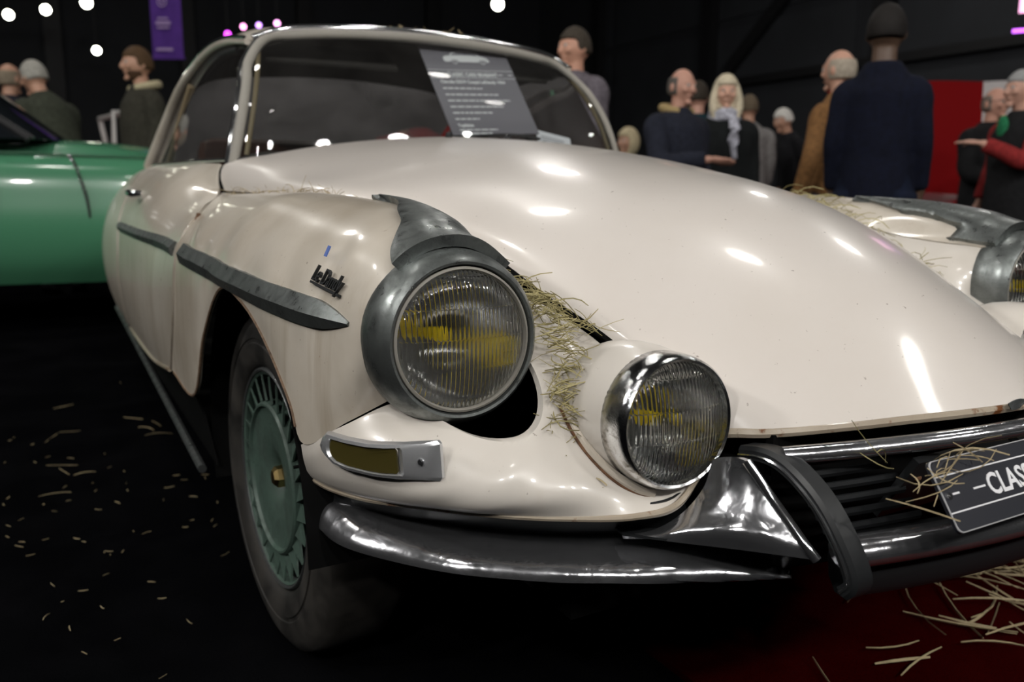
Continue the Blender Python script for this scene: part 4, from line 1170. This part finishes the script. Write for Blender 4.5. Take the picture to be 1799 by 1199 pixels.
# ---- red sports car with its bonnet raised; local -y is its nose
def red_car(label, loc, rotz, lid=True, small=False):
    rcx = thing('sports_car', label, 'car', loc, rotz=rotz)
    def s_(y, w_, zt, zc): return [(-w_ + .06, y, .28), (-w_ - .01, y, .45), (-w_, y, .62), (-w_ + .05, y, zt - .05), (-w_ + .16, y, zt), (-w_ + .34, y, zt - .03), (-.2, y, zc), (0, y, zc)]
    S = [s_(-.04, .70, .62, .58), s_(.02, .80, .80, .74), s_(.3, .86, .88, .78), s_(.9, .88, .92, .82), s_(1.5, .87, .93, .90), s_(2.4, .88, .90, .86), s_(3.3, .84, .88, .86), s_(3.9, .72, .78, .78), s_(4.0, .66, .55, .55)]
    full_ = [q + [(-p[0], p[1], p[2]) for p in q[-2::-1]] for q in S]
    b_ = panel('body', loft(full_, 60, 60), M['red'], rcx, thick=.01, inside=(0, 2, .45))
    for sx in (-1, 1):
        for x in (.44, .66):
            lamp_unit(A((sx * x, -.035, .66)), A((0, -1, .05)), .085, rcx)
        for fy in (.75, 3.2):
            revolve('wheel', [(.16, -.09), (.22, -.10), (.29, -.09), (.32, -.05), (.32, .05), (.29, .09), (.22, .10), (.16, .08), (0, .07)], (sx * .74, fy, .32), (sx, 0, 0), M['rubber'], rcx, seg=28)
        tube('windscreen_post', [(sx * .66, 1.50, .93), (sx * .60, 1.75, 1.20), (sx * .55, 1.90, 1.33)], .022, M['chrome_clean'], rcx, seg=8, n=10)
    g_ = panel('grille', loft([[(-.34, -.055, .50), (.34, -.055, .50)], [(-.34, -.055, .66), (.34, -.055, .66)]], 3, 3), M['steel_black'], rcx, thick=.01, inside=(0, 1, .6))
    for i in range(5): tube('slat', [(-.33, -.07, .52 + i * .03), (.33, -.07, .52 + i * .03)], .005, M['chrome_clean'], g_, seg=6)
    tube('bumper', [(-.86, .10, .44), (-.80, -.06, .44), (-.3, -.12, .44), (.3, -.12, .44), (.80, -.06, .44), (.86, .10, .44)], .035, M['chrome_clean'], rcx, seg=10, n=30)
    tube('windscreen_header', [(-.55, 1.90, 1.33), (0, 1.86, 1.36), (.55, 1.90, 1.33)], .02, M['chrome_clean'], rcx, seg=8, n=14)
    panel('windscreen', loft([[(-.66, 1.50, .93), (0, 1.42, .95), (.66, 1.50, .93)], [(-.55, 1.90, 1.33), (0, 1.86, 1.36), (.55, 1.90, 1.33)]], 8, 14), M['glass'], rcx, thick=0)
    if lid:
        L_ = loft([[(-.60, .18, .86), (-.3, .15, .88), (0, .14, .885), (.3, .15, .88), (.60, .18, .86)], [(-.62, .22, 1.3), (-.3, .17, 1.3), (0, .155, 1.3), (.3, .17, 1.3), (.62, .22, 1.3)], [(-.60, .32, 1.78), (-.3, .28, 1.80), (0, .27, 1.805), (.3, .28, 1.80), (.60, .32, 1.78)]], 24, 24)
        lo_ = panel('bonnet', L_, M['red_matt'], rcx, thick=.02, inside=(0, 2, 1.3))
        lo_['label'] = 'raised red bonnet standing upright'
        tube('bonnet_stay', [(.5, .6, .85), (.56, .30, 1.5)], .01, M['steel_black'], lo_, seg=6)
    return rcx
red_car('red sports car with upright open bonnet and twin headlamps', (5.12, 3.80, 0), math.radians(-58))
red_car('red sports car seen through the coupe windscreen', (3.3, 9.4, 0), math.radians(-20), lid=True)

# ---- small red and white open car far back beside the banner
oc = thing('open_car', 'small red open car with white framed windscreen far behind', 'car', (-.24, 11.4, 0), rotz=math.radians(20))
so = lambda x, w_, z: [(x, -w_, .3), (x, -w_ - .03, .55), (x, -w_ + .04, z - .06), (x, -w_ + .2, z), (x, 0, z + .02)]
SO = [so(-1.9, .6, .9), so(-1.2, .72, 1.32), so(-.2, .75, 1.40), so(.6, .74, 1.42), so(1.5, .68, 1.30), so(1.8, .5, 1.0)]
panel('body', loft([q + [(p[0], -p[1], p[2]) for p in q[-2::-1]] for q in SO], 40, 40), M['red'], oc, thick=.01, inside=(0, 0, .6))
tube('screen_frame', [(.20, -.62, 1.42), (.17, -.62, 1.62), (.13, -.60, 1.80), (.13, 0, 1.83), (.13, .60, 1.80), (.17, .62, 1.62), (.20, .62, 1.42)], .035, M['white_car'], oc, seg=8)
tube('screen_frame', [(-.25, -.62, 1.42), (-.22, -.60, 1.80), (.13, -.60, 1.80)], .03, M['white_car'], oc, seg=8)
for fx in (-1.1, 1.1):
    for s in (-1, 1): revolve('wheel', [(.16, -.08), (.3, -.08), (.33, -.04), (.33, .04), (.3, .08), (.16, .08), (0, .07)], (fx, s * .62, .33), (0, s, 0), M['rubber'], oc, seg=24)
# white display wall beside the red car
wbd = thing('display_panel', 'plain white display panel standing behind the red sports car', 'panel', (9.45, 5.75, 0), rotz=math.radians(-58))
box('panel_sheet', (0, 0, 1.32), (.95, .04, 1.90), M['white_car'], wbd)
for sx in (-.35, .35): box('panel_foot', (sx, 0, .19), (.05, .36, .38), M['rail'], wbd)
# ================================================================= people
def remesh(V, F, vox, mat_, name, parent, smooth_it=4):
    me = bpy.data.meshes.new(name); me.from_pydata([tuple(map(float, v)) for v in V], [], F); me.validate()
    o = bpy.data.objects.new(name, me); COL.objects.link(o)
    bm = bmesh.new(); bm.from_mesh(me); bmesh.ops.recalc_face_normals(bm, faces=bm.faces[:]); bm.to_mesh(me); bm.free()
    md = o.modifiers.new('r', 'REMESH'); md.mode = 'VOXEL'; md.voxel_size = vox
    ms = o.modifiers.new('s', 'SMOOTH'); ms.factor = .5; ms.iterations = smooth_it
    dg = bpy.context.evaluated_depsgraph_get()
    m2 = bpy.data.meshes.new_from_object(o.evaluated_get(dg))
    bpy.data.objects.remove(o); bpy.data.meshes.remove(me)
    m2.name = name; m2.shade_smooth(); m2.materials.clear(); m2.materials.append(mat_)
    o = bpy.data.objects.new(name, m2); COL.objects.link(o); attach(o, parent)
    return o

def ellipse_loft(rows, seg=20):
    """rows: (cx, cy, z, rx, ry) stacked -> closed solid."""
    V = []; F = []
    for cx, cy, z, rx, ry in rows:
        for j in range(seg):
            a = 2 * np.pi * j / seg; V.append((cx + rx * math.cos(a), cy + ry * math.sin(a), z))
    for i in range(len(rows) - 1):
        for j in range(seg):
            k2 = (j + 1) % seg; F.append((i * seg + j, i * seg + k2, (i + 1) * seg + k2, (i + 1) * seg + j))
    F.append(tuple(range(seg))[::-1]); F.append(tuple((len(rows) - 1) * seg + j for j in range(seg)))
    return V, F

def ball(c, r, seg=14, sx=1, sy=1, sz=1):
    V = []; F = []
    n = seg // 2
    for i in range(n + 1):
        t = math.pi * i / n
        for j in range(seg):
            a = 2 * np.pi * j / seg
            V.append((c[0] + r * sx * max(.02, math.sin(t)) * math.cos(a), c[1] + r * sy * max(.02, math.sin(t)) * math.sin(a), c[2] + r * sz * math.cos(t)))
    for i in range(n):
        for j in range(seg):
            k2 = (j + 1) % seg; F.append((i * seg + j, (i + 1) * seg + j, (i + 1) * seg + k2, i * seg + k2))
    F.append(tuple(range(seg))); F.append(tuple(n * seg + j for j in range(seg))[::-1])
    return V, F

def limb(P, R, seg=12, n=16): return tube_data(P, R, seg, n)

def rot_about(V, c, Mx): return [tuple(Mx @ (Vector(v) - Vector(c)) + Vector(c)) for v in V]

SK = {}
def skin(col):
    key = tuple(col)
    if key not in SK: SK[key] = mat('skin', col, .5)
    return SK[key]
HM = {}
def hairm(col):
    if tuple(col) not in HM: HM[tuple(col)] = fabric('hair', col, .7, .3, 60)
    return HM[tuple(col)]

def hand(w_, d, palm, sc=1.0, curl=.5):
    """palm and five separate bent fingers; w_ wrist, d pointing direction, palm facing direction."""
    d = A(d, float); d /= np.linalg.norm(d); p = A(palm, float); p -= d * (p @ d); p /= np.linalg.norm(p); s = np.cross(d, p)
    w_ = A(w_, float)
    parts = [tube_data([w_ - d * .02 * sc, w_ + d * .03 * sc, w_ + d * .075 * sc, w_ + d * .092 * sc], [x * sc for x in (.022, .032, .038, .030)], 12, 8, flat=.5, up=tuple(p))]
    for k_, (off, L) in enumerate(((-.030, .070), (-.010, .080), (.010, .075), (.029, .058))):
        b = w_ + d * .085 * sc + s * off * sc
        q = [b, b + (d * .45 + p * .06 * curl) * L * sc, b + (d * .78 + p * .30 * curl) * L * sc, b + (d * .95 + p * .62 * curl) * L * sc]
        parts.append(tube_data(q, [.0095 * sc, .0088 * sc, .008 * sc, .006 * sc], 8, 8))
    b = w_ + d * .025 * sc - s * .026 * sc
    q = [b, b - s * .022 * sc + d * .022 * sc + p * .01 * sc, b - s * .034 * sc + d * .050 * sc + p * .02 * sc, b - s * .034 * sc + d * .072 * sc + p * .03 * sc]
    parts.append(tube_data(q, [.013 * sc, .011 * sc, .0095 * sc, .007 * sc], 8, 8))
    return parts

def person(label, x, y, H, face, skin_c=(.45, .25, .17), hair_c=(.05, .035, .025), hair='short', coat=(.03, .03, .035), legs=(.012, .013, .018),
           head_turn=0, head_tilt=0, lean=0, arms=None, collar=None, scarf=None, coat_len=.50, bulk=1.0, sitting=False, shirt=None, beard=None, glasses=False, extras=None, group=None, female=False, sleeve_c=None):
    """local frame: faces -y, z up, 1.75 m tall before scaling."""
    sc = H / 1.75
    t = thing('person', label, 'person', (x, y, -.45 * sc if sitting else 0), rotz=face)
    t.scale = (sc, sc, sc)
    if group: t['group'] = group
    sh = .172 * bulk if not female else .155 * bulk     # shoulder half width
    L = Vector((0, 0, 0)); pel = A((0, 0, .92))
    Rl = Matrix.Rotation(lean, 3, 'X')
    def up(p):                                   # lean the upper body forward about the hips
        return tuple(Rl @ (Vector(p) - Vector(pel)) + Vector(pel))
    if arms is None: arms = {}
    el = {-1: arms.get('le', (-sh - .035, .02, 1.16)), 1: arms.get('re', (sh + .035, .02, 1.16))}
    wr_ = {-1: arms.get('lw', (-sh - .04, -.06, .90)), 1: arms.get('rw', (sh + .04, -.06, .90))}
    hd = {-1: arms.get('ld', None), 1: arms.get('rd', None)}
    body = []; coatp = []; trou = []
    # legs
    for s in (-1, 1):
        hip, kn, an = (s * .09, 0, .90), (s * .10, -.015, .48), (s * .105, .02, .09)
        if sitting: kn = (s * .11, -.44, .92); an = (s * .11, -.42, .52)
        body.append(limb([hip, kn, an], [.085, .06, .042]))
        trou.append(limb([hip, kn, an], [.105, .080, .075]))
        body.append(limb([(an[0], an[1] + .03, an[2] - .045), (an[0] + s * .01, an[1] - .09, an[2] - .055), (an[0] + s * .015, an[1] - .17, an[2] - .065)], [.040, .042, .028], n=8))
    trou.append(ellipse_loft([(0, 0, .82, .15, .11), (0, 0, .92, .17, .12), (0, 0, 1.02, .155, .11)]))
    # torso
    tors = [(0, 0, .86, .15, .105), (0, 0, .96, .160, .112), (0, .0, 1.10, .145, .105), (0, .0, 1.24, .165, .115), (0, .01, 1.36, .172, .115), (0, .015, 1.43, .13, .09), (0, .015, 1.48, .07, .065)]
    kb = min(1, bulk) * .93
    V, F = ellipse_loft([(a, b_, z_, rx * kb, ry * kb) for a, b_, z_, rx, ry in tors]); body.append(([up(v) for v in V], F))
    body.append(limb([up((0, .015, 1.42)), up((0, .005, 1.50)), up((0, -.005, 1.57))], [.062, .056, .055]))
    k = bulk
    ct = [(0, 0, .92 - coat_len * .55, .18 * k, .14 * k), (0, 0, .92, .18 * k, .14 * k), (0, 0, 1.08, .172 * k, .135 * k), (0, 0, 1.24, .18 * k, .14 * k), (0, .01, 1.36, .18 * k, .13 * k), (0, .015, 1.435, .135 * k, .10 * k), (0, .015, 1.485, .088, .082), (0, .015, 1.50, .082, .076)]
    V, F = ellipse_loft(ct); coatp.append(([up(v) if v[2] > .90 else v for v in V], F))
    slv = []
    for s in (-1, 1):
        S0 = up((s * sh, .015, 1.372)); E = up(el[s]); W_ = up(wr_[s])
        body.append(limb([S0, E, W_], [.05, .038, .026]))
        tgt = slv if sleeve_c else coatp
        tgt.append(limb([up((s * sh * .60, .012, 1.385)), S0, (A(S0) + A(E)) / 2, E, (A(E) + A(W_)) / 2, A(E) * .08 + A(W_) * .92], [.060 * k, .066 * k, .060 * k, .056 * k, .051 * k, .046 * k], n=22))
        dd = A(W_) - A(E)
        if hd[s] is not None: dd = A(hd[s][0])
        pl = A(hd[s][1]) if hd[s] is not None else A((-s, -.2, 0))
        body += hand(W_, dd, pl, 1.0, .5 if hd[s] is None else hd[s][2])
    # head
    hc = A(up((0, -.012, 1.632)))
    hv = []
    V, F = ball((0, 0, 0), 1, 20)
    pts = []
    for v in V:
        x_, y_, z_ = v
        w_ = .076 * (1 - .16 * max(0, -z_)) * (1 - .20 * max(0, -z_ - .4)); dpt = .098 - .012 * max(0, -z_)
        yy = y_ * dpt
        if z_ < -.35 and y_ > 0: yy *= .72                # nape
        if y_ < -.3 and z_ < -.5: yy *= 1.03              # chin
        pts.append((x_ * w_, yy, z_ * .118))
    hv.append((pts, F))
    hv.append(tube_data([(0, -.090, .022), (0, -.106, -.006), (0, -.112, -.022), (0, -.098, -.030)], [.010, .012, .016, .012], 8, 8))   # nose
    hv.append(ball((0, -.082, .030), .03, 10, 1.9, .5, .42))                                                                          # brow
    hv.append(ball((0, -.088, -.060), .022, 10, 1.3, .5, .35)); hv.append(ball((0, -.080, -.098), .026, 10, 1.1, .7, .7))              # lips, chin
    for s in (-1, 1):
        hv.append(ball((s * .079, .012, -.008), .03, 10, .35, .75, 1.1)); hv.append(ball((s * .04, -.078, -.02), .025, 10, 1, .6, .9))
    Rh = Matrix.Rotation(head_turn, 3, 'Z') @ Matrix.Rotation(head_tilt, 3, 'X')
    place = lambda vv: [tuple(Rh @ Vector(v) + Vector(hc)) for v in vv]
    for V, F in hv: body.append((place(V), F))
    V, F = join(body)
    bo = remesh(V, F, .0095, skin(skin_c), 'body', t, 3)
    V, F = join(coatp)
    co = remesh(V, F, .014, fabric('coat_cloth', coat), 'coat', t, 5)
    if slv:
        V, F = join(slv); remesh(V, F, .014, fabric('sleeve_cloth', sleeve_c), 'sleeves', t, 4)
    V, F = join(trou)
    remesh(V, F, .016, fabric('trouser_cloth', legs), 'trousers', t, 4)
    for s in (-1, 1):
        an = (s * .105, .02, .09) if not sitting else (s * .11, -.42, .52)
        V, F = join([limb([(an[0], an[1] + .045, an[2] - .04), (an[0] + s * .01, an[1] - .08, an[2] - .045), (an[0] + s * .015, an[1] - .19, an[2] - .055)], [.048, .050, .034], n=8)])
        V = [(v[0], v[1], max(v[2], an[2] - .09)) for v in V]
        obj('shoe', V, F, M['black_satin'], t)
    # eyes
    for s in (-1, 1):
        V, F = ball((s * .031, -.0865, .012), .0105, 10); e_ = obj('eye', place(V), F, mat('eye_white', (.5, .48, .46), .2), t)
        V, F = ball((s * .031, -.0945, .012), .0052, 8); obj('iris', place(V), F, M['black'], e_)
    V, F = ball((0, -.0935, -.058), .02, 10, 1.25, .35, .22); obj('mouth', place(V), F, mat('lips', tuple(c * .62 for c in skin_c), .5), t)
    # hair
    hm = hairm(hair_c)
    hp = []
    if hair in ('short', 'bald', 'long', 'bob'):
        V, F = ball((0, 0, 0), 1, 28)
        q = []
        for v in V:
            x_, y_, z_ = v
            g = 1.0
            front = y_ < -.35
            top_ok = {'short': z_ > (.42 if front else (-.35 if y_ > -.1 else .0)), 'bald': (z_ < .45 and z_ > -.45 and y_ > -.25), 'long': z_ > (.40 if y_ < -.45 else -1.1), 'bob': z_ > (.40 if y_ < -.45 else -1.1)}[hair]
            off = (.007 if hair == 'bald' else .013) if top_ok else -.02
            if hair in ('long', 'bob') and top_ok: off = .022
            w_, d_, h_ = .076 + off, .098 + off, .118 + off
            yy = y_ * d_
            if z_ < -.35 and y_ > 0 and hair == 'short': yy *= .74
            q.append((x_ * w_, yy + .003, z_ * h_ + .002))
        hp.append((q, F))
        if hair == 'long':
            for s in (-1, 1): hp.append(tube_data([(s * .070, -.03, .05), (s * .088, -.028, -.04), (s * .088, -.04, -.13), (s * .075, -.055, -.19)], [.022, .032, .034, .018], 10, 12))
            hp.append(tube_data([(0, .07, .02), (0, .085, -.08), (0, .075, -.17)], [.06, .075, .055], 12, 10))
    V, F = join(hp)
    remesh(place(V), F, .008, hm, 'hair', t, 2)
    if beard:
        V, F = ball((0, 0, 0), 1, 22)
        q = []
        for v in V:
            x_, y_, z_ = v
            ok = z_ < -.28 and y_ < .25
            off = .010 if ok else -.03
            q.append((x_ * (.072 + off) * (1 - .2 * max(0, -z_)), y_ * (.090 + off), z_ * (.118 + off)))
        remesh(place(q), F, .008, hairm(beard), 'beard', t, 2)
    if glasses:
        gp_ = []
        for s in (-1, 1):
            gp_.append(tube_data([(s * .034 + .024 * math.cos(a), -.110, .012 + .018 * math.sin(a)) for a in np.linspace(0, 2 * np.pi, 16, endpoint=False)], .0022, 6, None, True))
            gp_.append(tube_data([(s * .058, -.108, .016), (s * .080, -.05, .014), (s * .082, .02, .006)], .002, 6, 8))
        gp_.append(tube_data([(-.010, -.111, .014), (.010, -.111, .014)], .002, 6))
        V, F = join(gp_); obj('glasses', place(V), F, M['black'], t)
    if collar is not None:
        V, F = tube_data([up((.10 * math.cos(a), .02 + .095 * math.sin(a), 1.485 + .02 * math.sin(a))) for a in np.linspace(-.9, math.pi + .9, 20)], [.022, .03, .034, .03, .022], 10)
        obj('collar', V, F, fabric('collar_cloth', collar, .95, .4, 120), t)
    if scarf is not None:
        for z_, r_ in ((1.49, .030), (1.455, .034)):
            V, F = tube_data([up((.088 * math.cos(a), .0 + .085 * math.sin(a), z_ + .01 * math.sin(3 * a))) for a in np.linspace(0, 2 * np.pi, 26, endpoint=False)], r_, 10, None, True)
            so_ = obj('scarf', V, F, fabric('scarf_cloth', scarf, .9, .5, 45), t)
        V, F = tube_data([up((.03, -.11, 1.46)), up((.035, -.17, 1.38)), up((.03, -.165, 1.27)), up((.045, -.165, 1.16))], [.03, .042, .045, .04], 10, 16, flat=.5)
        obj('scarf_end', V, F, fabric('scarf_cloth', scarf, .9, .5, 45), t)
    if shirt is not None:
        V, F = ball(up((0, -.108 * bulk, 1.39)), .06, 14, .8, .42, 1.35)
        obj('shirt', V, F, fabric('shirt_cloth', shirt), t)
    return t

PI = math.pi
def toward(x, y): return math.atan2(-(x + 1.1), (y + .81))      # rotation that makes a figure face the photographer
f_ = toward
# left group
person('bald man in dark jacket turned away behind the green car', -1.28, 8.65, 2.03, f_(-1.2, 6.9) + 2.4, hair='bald', hair_c=(.22, .18, .13), coat=(.02, .02, .028))
person('grey haired man in olive green jacket bending forward behind the green car', -.92, 7.15, 1.95, f_(-.98, 6.5) - 2.5, hair_c=(.30, .29, .26), coat=(.040, .045, .032), lean=.32, arms={'le': (-.27, -.16, 1.18), 'lw': (-.16, -.38, 1.36)}, head_tilt=.25, bulk=1.1)
person('bearded man in dark olive coat with cream collar looking aside', -.318, 6.82, 2.0, f_(-.42, 5.9) - 1.25, hair_c=(.075, .042, .02), beard=(.075, .04, .022), coat=(.034, .032, .024), collar=(.42, .37, .24), bulk=1.12, coat_len=.9)
# behind the roof
person('man in mauve grey jacket walking behind the coupe roof', 2.10, 4.16, 1.97, f_(1.64, 3.6) - 1.0, hair_c=(.05, .04, .03), coat=(.12, .105, .122), skin_c=(.55, .29, .2), lean=-.10, bulk=1.28)
person('blonde woman in teal top sitting by the far tables', 4.675, 6.84, 2.1, f_(4.07, 6.0) - .8, hair='bob', hair_c=(.50, .42, .27), coat=(.012, .10, .13), shirt=(.2, .2, .6), sitting=True, female=True)
person('bald man in navy coat with fur hood gesturing with open hand', 2.49, 3.43, 1.64, f_(2.5, 3.4) + .85, hair='bald', hair_c=(.10, .09, .08), coat=(.014, .016, .026), collar=(.34, .25, .12), bulk=1.25, coat_len=.8, skin_c=(.50, .27, .2),
       arms={'le': (-.30, -.12, 1.12), 'lw': (-.16, -.42, 1.14), 'ld': ((.30, -.75, -.12), (.5, .3, .8), .35)}, head_tilt=.1)
person('dark haired man in teal shirt seen from behind the couple', 3.60, 4.52, 1.75, f_(3.36, 4.3) + PI - .2, hair_c=(.035, .027, .02), coat=(.008, .028, .036), skin_c=(.5, .27, .2))
person('blonde woman in black coat with pale patterned scarf', 3.09, 3.66, 1.66, f_(2.83, 3.4) + .25, hair='long', hair_c=(.56, .49, .36), coat=(.008, .0095, .010), scarf=(.40, .40, .46), female=True, bulk=1.18, coat_len=.9, skin_c=(.58, .33, .24), head_turn=-.1)
person('man in long grey overcoat seen from behind', 5.17, 5.53, 1.83, f_(4.7, 5.1) + PI + .3, hair_c=(.12, .09, .06), coat=(.20, .19, .185), coat_len=1.1, bulk=1.1)
person('white haired man in black jacket looking down behind the red car', 6.24, 5.85, 1.80, f_(5.9, 5.6) - 1.0, hair_c=(.60, .58, .54), coat=(.010, .010, .012), lean=.25, head_tilt=.3)
person('man in tan jumper standing behind the tall man in navy', 2.95, 2.58, 1.68, f_(2.85, 2.5) - 2.2, hair='bald', hair_c=(.35, .30, .24), coat=(.17, .085, .032), legs=(.02, .02, .025), skin_c=(.5, .28, .2), arms={'re': (.30, .06, 1.12), 'rw': (.30, -.02, .86), 'le': (-.27, .05, 1.14), 'lw': (-.27, -.05, .88)})
person('tall man in navy jacket seen from behind next to the coupe', 2.265, 1.775, 1.70, f_(2.07, 1.66) + PI - .1, hair_c=(.012, .010, .009), coat=(.0032, .0045, .013), legs=(.0045, .0075, .02), skin_c=(.10, .06, .04), bulk=.90, coat_len=.38, female=False)
person('man with glasses in black jacket beside the display panel', 4.74, 2.76, 1.60, f_(4.4, 2.5) + .9, hair_c=(.16, .13, .11), hair='bald', coat=(.008, .008, .009), glasses=True, bulk=1.2, skin_c=(.5, .26, .19), arms={'le': (-.27, -.05, 1.12), 'lw': (-.12, -.26, 1.02)})
person('grey haired man in red sleeves and green shirt talking by the display panel', 4.10, 2.20, 1.60, f_(4.1, 2.2) - .9, hair_c=(.30, .30, .30), coat=(.010, .010, .011), sleeve_c=(.22, .02, .02), shirt=(.02, .16, .07), bulk=1.1, skin_c=(.5, .28, .21),
       arms={'re': (.27, -.13, 1.16), 'rw': (.16, -.38, 1.28), 'rd': ((-.35, -.8, .05), (0, .25, -1), .3)})
person('man in red jumper seen through the coupe windscreen', 2.45, 8.0, 1.75, f_(2.4, 7.5) + .4, coat=(.16, .03, .03), hair_c=(.08, .06, .04))
# ---------------------------------------------------------------- ceiling lamps
M['lamp_body'] = mat('lamp_housing', (.03, .03, .03), .5)
def lamp(x, y, z, r, strength, label, col=(1, .95, .86), group=None, name='ceiling_lamp', axis=(0, 0, -1)):
    m = mat('lamp_glow', (.9, .9, .9), .5, emit=col, es=strength)
    t = thing(name, label, 'lamp', (x, y, z), group=group)
    n = -A(axis, float) / np.linalg.norm(axis)
    revolve('housing', [(r * 1.12, -.002), (r * 1.15, .03), (r * .9, .22), (r * .35, .32), (.02, .34), (0, .345)], (0, 0, 0), n, M['lamp_body'], t, seg=24)
    obj('diffuser', *(lambda V, F: (V, F + [tuple(range(24))[::-1]]))(*revolve_data([(r, 0), (r * .99, .01)], (0, 0, 0), n, 24)), m, t, smooth=False)
    tube('cord', [(0, 0, .15), (0, 0, ZC - z)], .008, M['lamp_body'], t, seg=6)
    return t
for x, y, z, r, e, aim in LAMPS:
    ax_ = (0, 0, -1) if aim is None else tuple(A(aim) - A((x, y, z)))
    if aim is None: lamp(x, y, z, r, e, 'round white hall lamp hanging high over the cars', group='hall lamps over the cars', axis=ax_, col=(1, .97, .92))
    else: lamp(x, y, z, r, e, 'white spotlight hung low and aimed at the cars', group='spotlights aimed at the cars', name='hall_spot', axis=ax_, col=(1, .975, .94))
# lamps seen far back in the hall
for x, y, z, r, lab in ((-1.37, 18.83, 4.19, .085, 'cool white spot at the far end of the lamp row'), (-.73, 18.48, 4.29, .085, 'cool white spot in the middle of the lamp row'), (-.09, 16.97, 4.21, .09, 'cool white spot hanging next to the purple banner'),
                        (.15, 19.13, 3.69, .075, 'low greenish white spot behind the bearded man'), (6.47, 13.29, 4.23, .10, 'greenish white lamp above the dark service doors')):
    lamp(x, y, z, r, 26, lab, col=(1, 1, .82), name='hall_spot', axis=(-.25, -1, -.25))
for x, y, z, r, c, lab in ((2.83, 17.63, 4.18, .055, (1, .35, .75), 'pink stage light nearest the violet pair'), (3.11, 17.47, 4.21, .05, (.6, .3, 1), 'violet stage light between two pink ones'), (3.44, 17.28, 4.25, .055, (1, .4, .85), 'pink stage light above the coupe roof'), (2.54, 17.79, 4.03, .06, (.75, .05, .9), 'magenta stage light lowest of the row')):
    lamp(x, y, z, r, 5, lab, col=c, name='stage_light', axis=(-.25, -1, -.2))
sl = thing('light_screen', 'glowing pink screen with violet light bar high on the hall side', 'screen', (8.06, 4.42, 2.5), rotz=math.radians(-60))
box('screen_panel', (0, 0, .42), (.36, .05, .36), mat('pink_glow', (.2, .1, .15), .5, emit=(1, .45, .75), es=2.2), sl)
box('light_bar', (0, 0, .06), (.44, .05, .03), mat('violet_glow', (.2, .1, .2), .5, emit=(.6, .12, 1), es=3.0), sl)
box('screen_mount', (0, .06, .2), (.06, .04, .9), M['steel_black'], sl)
tube('screen_cable', [(0, .06, .6), (0, .06, 5.4)], .008, M['steel_black'], sl, seg=6)
